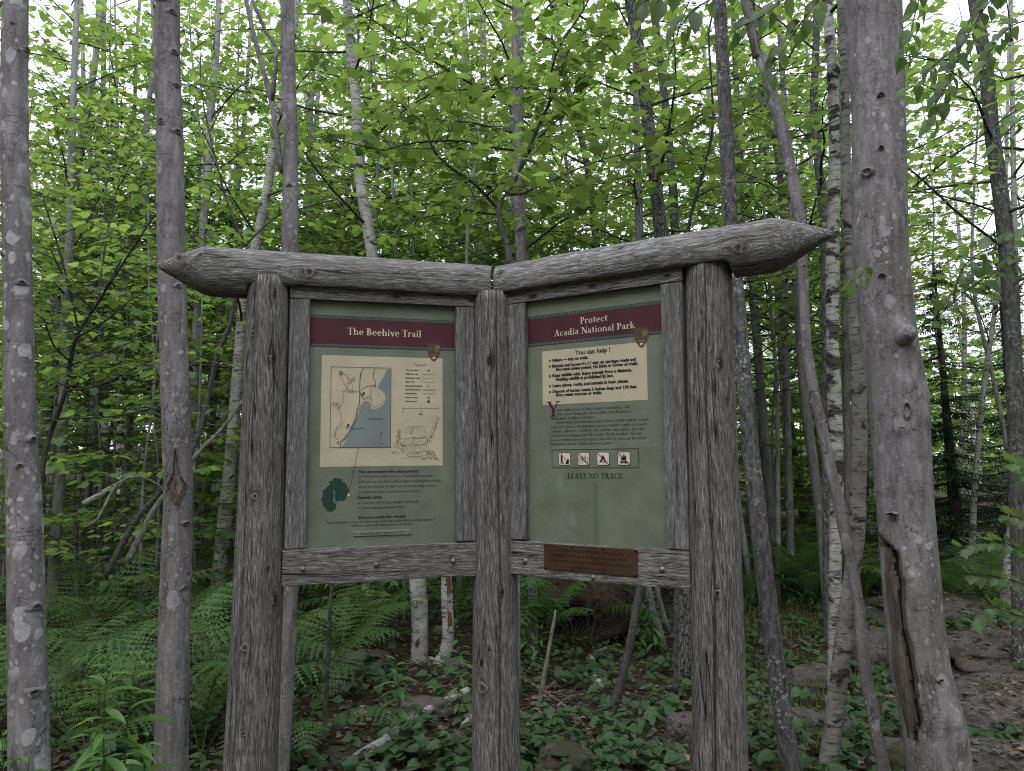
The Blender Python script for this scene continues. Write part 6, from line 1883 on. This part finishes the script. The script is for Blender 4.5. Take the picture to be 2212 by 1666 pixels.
# ------------------------------------------------------------------ ground cover, grass, dead leaves
L = Leafage(); LL = Leafage(); LG = Leafage(); LS = Leafage()
tries = 0
while len(L.pos) < 11500 and tries < 80000:
    tries += 1
    y = 3.0 + 8.5 * rg.random() ** 1.35; x = rg.uniform(-.95, .95) * y
    d = noise.noise((x * 1.3, y * 1.3, 5)) + .5 * noise.noise((x * 3.7, y * 3.7, 2))
    right = x > -.05
    path_ = on_stone(x, y) > 0 or (x > 2.9 and y < 5.5)
    dens = .92 if right else .50
    if path_: dens *= .06
    elif x > 1.0: dens *= 1.5
    if rg.random() > dens * (.85 + 1.7 * d): continue
    n = rg.choice((1, 2, 2, 3))
    for k in range(n):
        a = rg.uniform(0, 6.28); h = rg.uniform(.03, .13) * (1 if right else 1.25)
        s = rg.uniform(.035, .062) * (1.7 if rg.random() < .35 else 1) if right else rg.uniform(.05, .095)
        px_, py_ = x + rg.uniform(-.04, .04), y + rg.uniform(-.04, .04)
        L.leaf((px_, py_, gz(px_, py_) + h), (math.cos(a), math.sin(a), rg.uniform(-.35, .1)), (rg.uniform(-.4, .4), rg.uniform(-.6, .2), 1), s, .45 + .35 * noise.noise((x * .9, y * .9, 9)) + rg.uniform(-.2, .2))
        if y < 5 and k == 0: LS.tw.add(*tube([(Vector((x, y, gz(x, y))), .0015), (Vector((px_, py_, gz(px_, py_) + h)), .0008)], 3, cap=False))
V, T, t = blades('heart', L.pos, L.dir, L.nrm, L.size, L.tint)
tag(link('ground_cover', tri_mesh('ground_cover', V, T, M['cover'], t)), kind='stuff')
tag(link('ground_cover_stems', LS.tw.build('ground_cover_stems', M['rod'])), kind='stuff')
for j in range(26000):
    y = 2.6 + 11 * rg.random() ** 1.5; x = rg.uniform(-.95, .95) * y; a = rg.uniform(0, 6.28)
    LL.leaf((x, y, gz(x, y) + rg.uniform(.002, .022) + on_stone(x, y)), (math.cos(a), math.sin(a), rg.uniform(-.3, .3)), (rg.uniform(-.6, .6), rg.uniform(-.6, .6), 1), rg.uniform(.03, .075), rg.random())
V, T, t = blades('diamond', LL.pos, LL.dir, LL.nrm, LL.size, LL.tint)
tag(link('fallen_leaves', tri_mesh('fallen_leaves', V, T, M['litter'], t)), kind='stuff')
for j in range(1900):
    if j % 9 == 0:
        q = (rg.uniform(1600, 1960), rg.uniform(1280, 1640)) if j % 2 else (rg.uniform(1610, 1800), rg.uniform(1285, 1380))
        p = gp(*q)
    x = p.x + rg.gauss(0, .05); y = p.y + rg.gauss(0, .06); a = rg.uniform(0, 6.28)
    LG.leaf((x, y, gz(x, y)), (math.cos(a) * .8, math.sin(a) * .8, 1), (math.cos(a), math.sin(a), .2), rg.uniform(.04, .13), rg.random())
tv0 = TPL['lance']
TPL['blade'] = (tv0[0] * np.array([1, .28, 2.0], np.float32), tv0[1])
V, T, t = blades('blade', LG.pos, LG.dir, LG.nrm, LG.size, LG.tint)
tag(link('grass', tri_mesh('grass', V, T, M['grass'], t)), kind='stuff')

# ------------------------------------------------------------------ rocks
b = N('granite')
p_ = b.obj()
n1 = b.noise(p_, 3, 5, .6); n2 = b.noise(p_, 70, 5, .75); n3 = b.noise(p_, 9, 5, .65)
c_ = b.ramp(n2, [(.32, (.040, .034, .033)), (.5, (.110, .092, .088)), (.66, (.20, .172, .168))])
ck_ = b.noise(b.mapsc(p_, (1.6, 1.6, 5)), 1, 4, .6, .6)
c_ = b.mix(b.val('MULTIPLY', b.val('SUBTRACT', 1.0, b.lin(b.val('ABSOLUTE', b.val('SUBTRACT', ck_, .5)), .003, .012)), .85), c_, (.012, .010, .009))
c_ = b.mix(b.val('MULTIPLY', b.lin(n3, .52, .68), .6), c_, (.075, .072, .065))
up = b.n('SeparateXYZ', {0: b.n('NewGeometry').outputs['Normal']}).outputs[2]
c_ = b.mix(b.val('MULTIPLY', b.lin(n1, .50, .60), .8), c_, (.048, .055, .020))
c_ = b.mix(b.val('MULTIPLY', b.lin(b.noise(p_, 5, 6, .7), .54, .62), .8), c_, (.075, .052, .038))
GRAN = b.surf(c_, .85, b.val('ADD', n2, b.val('MULTIPLY', n3, 1.5)), .7, .012, .2)
ico = bmesh.new(); bmesh.ops.create_icosphere(ico, subdivisions=5, radius=1)
IV = [v.co.copy() for v in ico.verts]; IF = [tuple(v.index for v in f.verts) for f in ico.faces]; ico.free()


def rock(label, px, py, sx, sy, sz, seed, sink=.35, name='rock', rz=0.0, block=.55, pos=None):
    q = gp(px, py) if pos is None else Vector(pos)
    V = []
    for v in IV:
        e = Vector([math.copysign(abs(c) ** block, c) for c in v]).normalized() if False else v
        u = Vector([math.copysign(abs(c) ** .75, c) for c in e])
        d = 1 + .24 * noise.noise(u * 1.3 + Vector((seed, 0, 0))) + .10 * noise.noise(u * 3.1 + Vector((0, seed, 0))) + .035 * noise.noise(u * 9 + Vector((0, 0, seed)))
        V.append(Vector((u.x * sx, u.y * sy, u.z * sz)) * d)
    o = link(name, make_mesh(name, V, IF, GRAN), None, loc=(q.x, q.y, gz(q.x, q.y) + sz * (1 - 2 * sink)), rot=(0, 0, rz))
    return tag(o, label, 'rock')


rock('pinkish mossy rock behind the ferns, below the middle of the left panel', 782, 1452, .22, .20, .12, 1)
rock('low rock half covered by leaves left of the centre post', 915, 1545, .19, .14, .08, 2)
rock('small flat rock near the bottom, right of the left post', 755, 1650, .13, .10, .06, 3)
rock('rounded pink granite rock at the bottom, right of the centre post', 1222, 1672, .16, .14, .11, 4, .45)
rock('granite rock beside the lower right post, among heart-shaped leaves', 1480, 1605, .12, .12, .13, 5, .4)
rock('small rock at the foot of the white birch stub, right of it', 985, 1445, .10, .08, .06, 6)
rock('grey rock between the curving pale trunk and the thickest trunk, at the bottom', 1962, 1690, .16, .16, .14, 7)
rock('dark rock behind the dark speckled trunk right of the board', 1760, 1490, .22, .18, .12, 8)
rock('low pale rock behind the dark speckled trunk, under grass', 1735, 1575, .28, .14, .08, 9)
rock('low rock peeping out of the leaves between the birches and the thickest trunk', 1890, 1400, .2, .15, .09, 10)
# stone slabs of the trail at the right
sl = lambda lab, x, y, sx, sy, sz, sd, rz: rock(lab, 0, 0, sx, sy, sz, sd, .42, 'stone_slab', rz, pos=(x, y, 0))
sl('wide sloping granite slab of the trail in the lower right corner', 2.75, 3.55, .85, .62, .120, 11, -.25)
sl('upper granite slab of the trail, strewn with brown leaves, at the right edge', 3.35, 4.95, .95, .6, .112, 12, .15)
sl('grey boulder at the trail edge right behind the thickest trunk', 3.05, 6.15, .34, .30, .26, 13, .4)
sl('mossy slab of the trail farther back at the right edge', 4.3, 6.3, .75, .45, .165, 14, .1)
sl('dark rock under the saplings at the right, behind the mossy slab', 4.4, 7.9, .7, .4, .188, 15, .1)

# ------------------------------------------------------------------ root mound with its dark hollow, logs and sticks
q = gp(1290, 1405)
V = []
for v in IV:
    d = 1 + .22 * noise.noise(v * 2.0) + .10 * noise.noise(v * 5.0)
    u = Vector((v.x * .62, v.y * .50, v.z * .40)) * d
    if v.y < 0:
        e = ((v.x + .35) / .42) ** 2 + ((v.z + .10) / .42) ** 2
        u.y += .75 * math.exp(-e * 1.6) * -v.y
    V.append(u)
MS = flat('root_soil', (.045, .032, .024), .95, var=.7, scale=25)
mound = empty('root_mound', (q.x - .1, q.y + .45, 0), 'dark earth mound with a black hollow and hanging roots under the right panel', 'earth mound')
link('soil', make_mesh('soil', V, IF, MS), mound, loc=(0, 0, .18))
for j in range(26):
    x = rg.uniform(-.45, .25); z = rg.uniform(.18, .42)
    pts = [(Vector((x, -.42, z)), .006)]
    for k in range(4): pts.append((pts[-1][0] + Vector((rg.uniform(-.09, .09), rg.uniform(-.05, .03), rg.uniform(-.13, .02))), .005 - .001 * k))
    link('root', make_mesh('root', *tube(pts, 5), M['twig']), mound)


def ground_log(name, label, mat, pts, r0, r1, cat='log', sides=14, rn=.10, lift=.6, step=.06):
    P = []
    for i, (px, py) in enumerate(pts):
        g = gp(px, py); r = r0 + (r1 - r0) * i / (len(pts) - 1)
        P.append((Vector((g.x, g.y, gz(g.x, g.y) + r * lift)), r))
    base = P[0][0]
    V, F = tube(spline([(p - base, r) for p, r in P], step), sides, rn, 9, True, r0 * 90)
    return tag(link(name, make_mesh(name, V, F, M[mat]), None, loc=base), label, cat)


ground_log('birch_log', 'pale fallen birch log lying towards the centre post at the bottom', 'birch', [(770, 1685), (843, 1630), (905, 1573), (1010, 1512)], .034, .024, lift=2.6)
ground_log('birch_log', 'short white birch log lying among leaves under the right panel', 'birch', [(1296, 1492), (1288, 1462), (1276, 1428)], .040, .030)
ground_log('birch_piece', 'curled scrap of white birch bark beside the foot of the centre post', 'birch', [(1003, 1578), (1018, 1558)], .026, .020, cat='bark scrap')
ground_log('fallen_branch', 'thin pale branch from the broken birch stub to the centre post', 'birch', [(925, 1428), (990, 1440), (1035, 1452)], .018, .014, cat='branch')
ground_log('fallen_branch', 'short dead branch behind the short white birch log', 'dead', [(1290, 1412), (1318, 1402), (1345, 1418)], .018, .022, cat='branch')
ground_log('fallen_branch', 'thin crooked branch lying right of the centre post', 'dead', [(1120, 1462), (1180, 1500), (1240, 1545), (1282, 1600)], .009, .005, cat='branch')
ground_log('fallen_branch', 'short forked twig lying right of the thin pointed dead stick', 'dead', [(1205, 1530), (1230, 1508), (1262, 1502)], .010, .006, cat='branch')
ground_log('fallen_branch', 'long thin pole lying on the ground below the spruces at the right', 'dead', [(2040, 1338), (2120, 1345), (2215, 1352)], .030, .026, cat='branch')
ground_log('fallen_branch', 'thin curved twig crossing the rounded pink rock at the bottom', 'dead', [(1110, 1618), (1180, 1622), (1250, 1650)], .006, .004, cat='branch', lift=8)
for j, (px, py) in enumerate(((880, 1500), (960, 1480), (830, 1560), (1340, 1520), (1420, 1600), (1150, 1580), (1640, 1500), (1700, 1440), (1200, 1480), (1390, 1480))):
    a = rg.uniform(0, 6.28); dx, dy = 50 * math.cos(a), 14 * math.sin(a)
    ground_log('twig', 'small dead twig on the leaf litter', 'dead', [(px - dx, py - dy), (px + 4, py + 6), (px + dx, py + dy)], .005, .003, cat='twig', sides=6)['group'] = 'twigs on the litter'

# ------------------------------------------------------------------ each repeat gets a label that says which one it is
ZONES = [(-999, 75, 'behind the left edge trunk'), (75, 330, 'between the two left trunks'), (330, 410, 'behind the wounded trunk'), (410, 540, 'between the wounded trunk and the left post'), (540, 640, 'behind the left post'),
         (640, 1020, 'behind the left panel'), (1020, 1110, 'behind the centre post'), (1110, 1480, 'behind the right panel'), (1480, 1600, 'behind the right post'), (1600, 1780, 'right of the right post'),
         (1780, 1880, 'behind the birches'), (1880, 2010, 'behind the thickest trunk'), (2010, 9999, 'right of the thickest trunk')]
ORD = 'nearest,second nearest,third nearest,fourth nearest,fifth nearest,sixth nearest,seventh nearest,eighth nearest,ninth nearest,tenth nearest,eleventh nearest,twelfth nearest,thirteenth nearest,fourteenth nearest,fifteenth nearest,sixteenth nearest,seventeenth nearest,eighteenth nearest,nineteenth nearest,twentieth nearest,twenty-first nearest,twenty-second nearest,twenty-third nearest,twenty-fourth nearest,twenty-fifth nearest'.split(',')


def screen_x(p):
    d = p - Vector((0, 0, EYE))
    return 1106 + FPX * d.dot(_r) / d.dot(_f)


NOUN = {'young maples of the middle storey': 'leafy young maple', 'understory saplings': 'low leafy sapling', 'trees deep in the woods': 'slim trunk deep in woods', 'farthest trees of the woods': 'small farthest trunk',
        'ferns of the left bank': 'tall fern', 'ferns left of the board': 'green fern', 'ferns under the left panel': 'fern', 'ferns under the right panel': 'fern', 'ferns behind the right trunks': 'dark fern', 'ferns below the spruces': 'shaded fern',
        'goldenrods under the right panel': 'yellow-green goldenrod', 'goldenrods right of the board': 'goldenrod', 'twigs on the litter': 'small dead twig'}
LOW = {'behind': 'below'}
for g, noun in NOUN.items():
    mem = [o for o in SC.objects if o.get('group') == g]
    zone = {}
    for o in mem:
        x = screen_x(Vector((o.location.x, o.location.y, .8)))
        z = next(t for a, b2, t in ZONES if a <= x < b2)
        if g in ('ferns under the left panel', 'ferns under the right panel', 'goldenrods under the right panel', 'twigs on the litter'): z = z.replace('behind the left panel', 'under the left panel').replace('behind the right panel', 'under the right panel')
        zone.setdefault(z, []).append(o)
    for z, os_ in zone.items():
        os_.sort(key=lambda o: o.location.y)
        for i, o in enumerate(os_):
            o['label'] = (noun + ' ' + z + ', the only one there') if len(os_) == 1 else (ORD[min(i, 24)] + ' ' + noun + ' ' + z + ' of ' + str(len(os_)))
            if len(os_) > 1: o['label'] = ORD[min(i, 24)] + ' ' + noun + ' ' + z
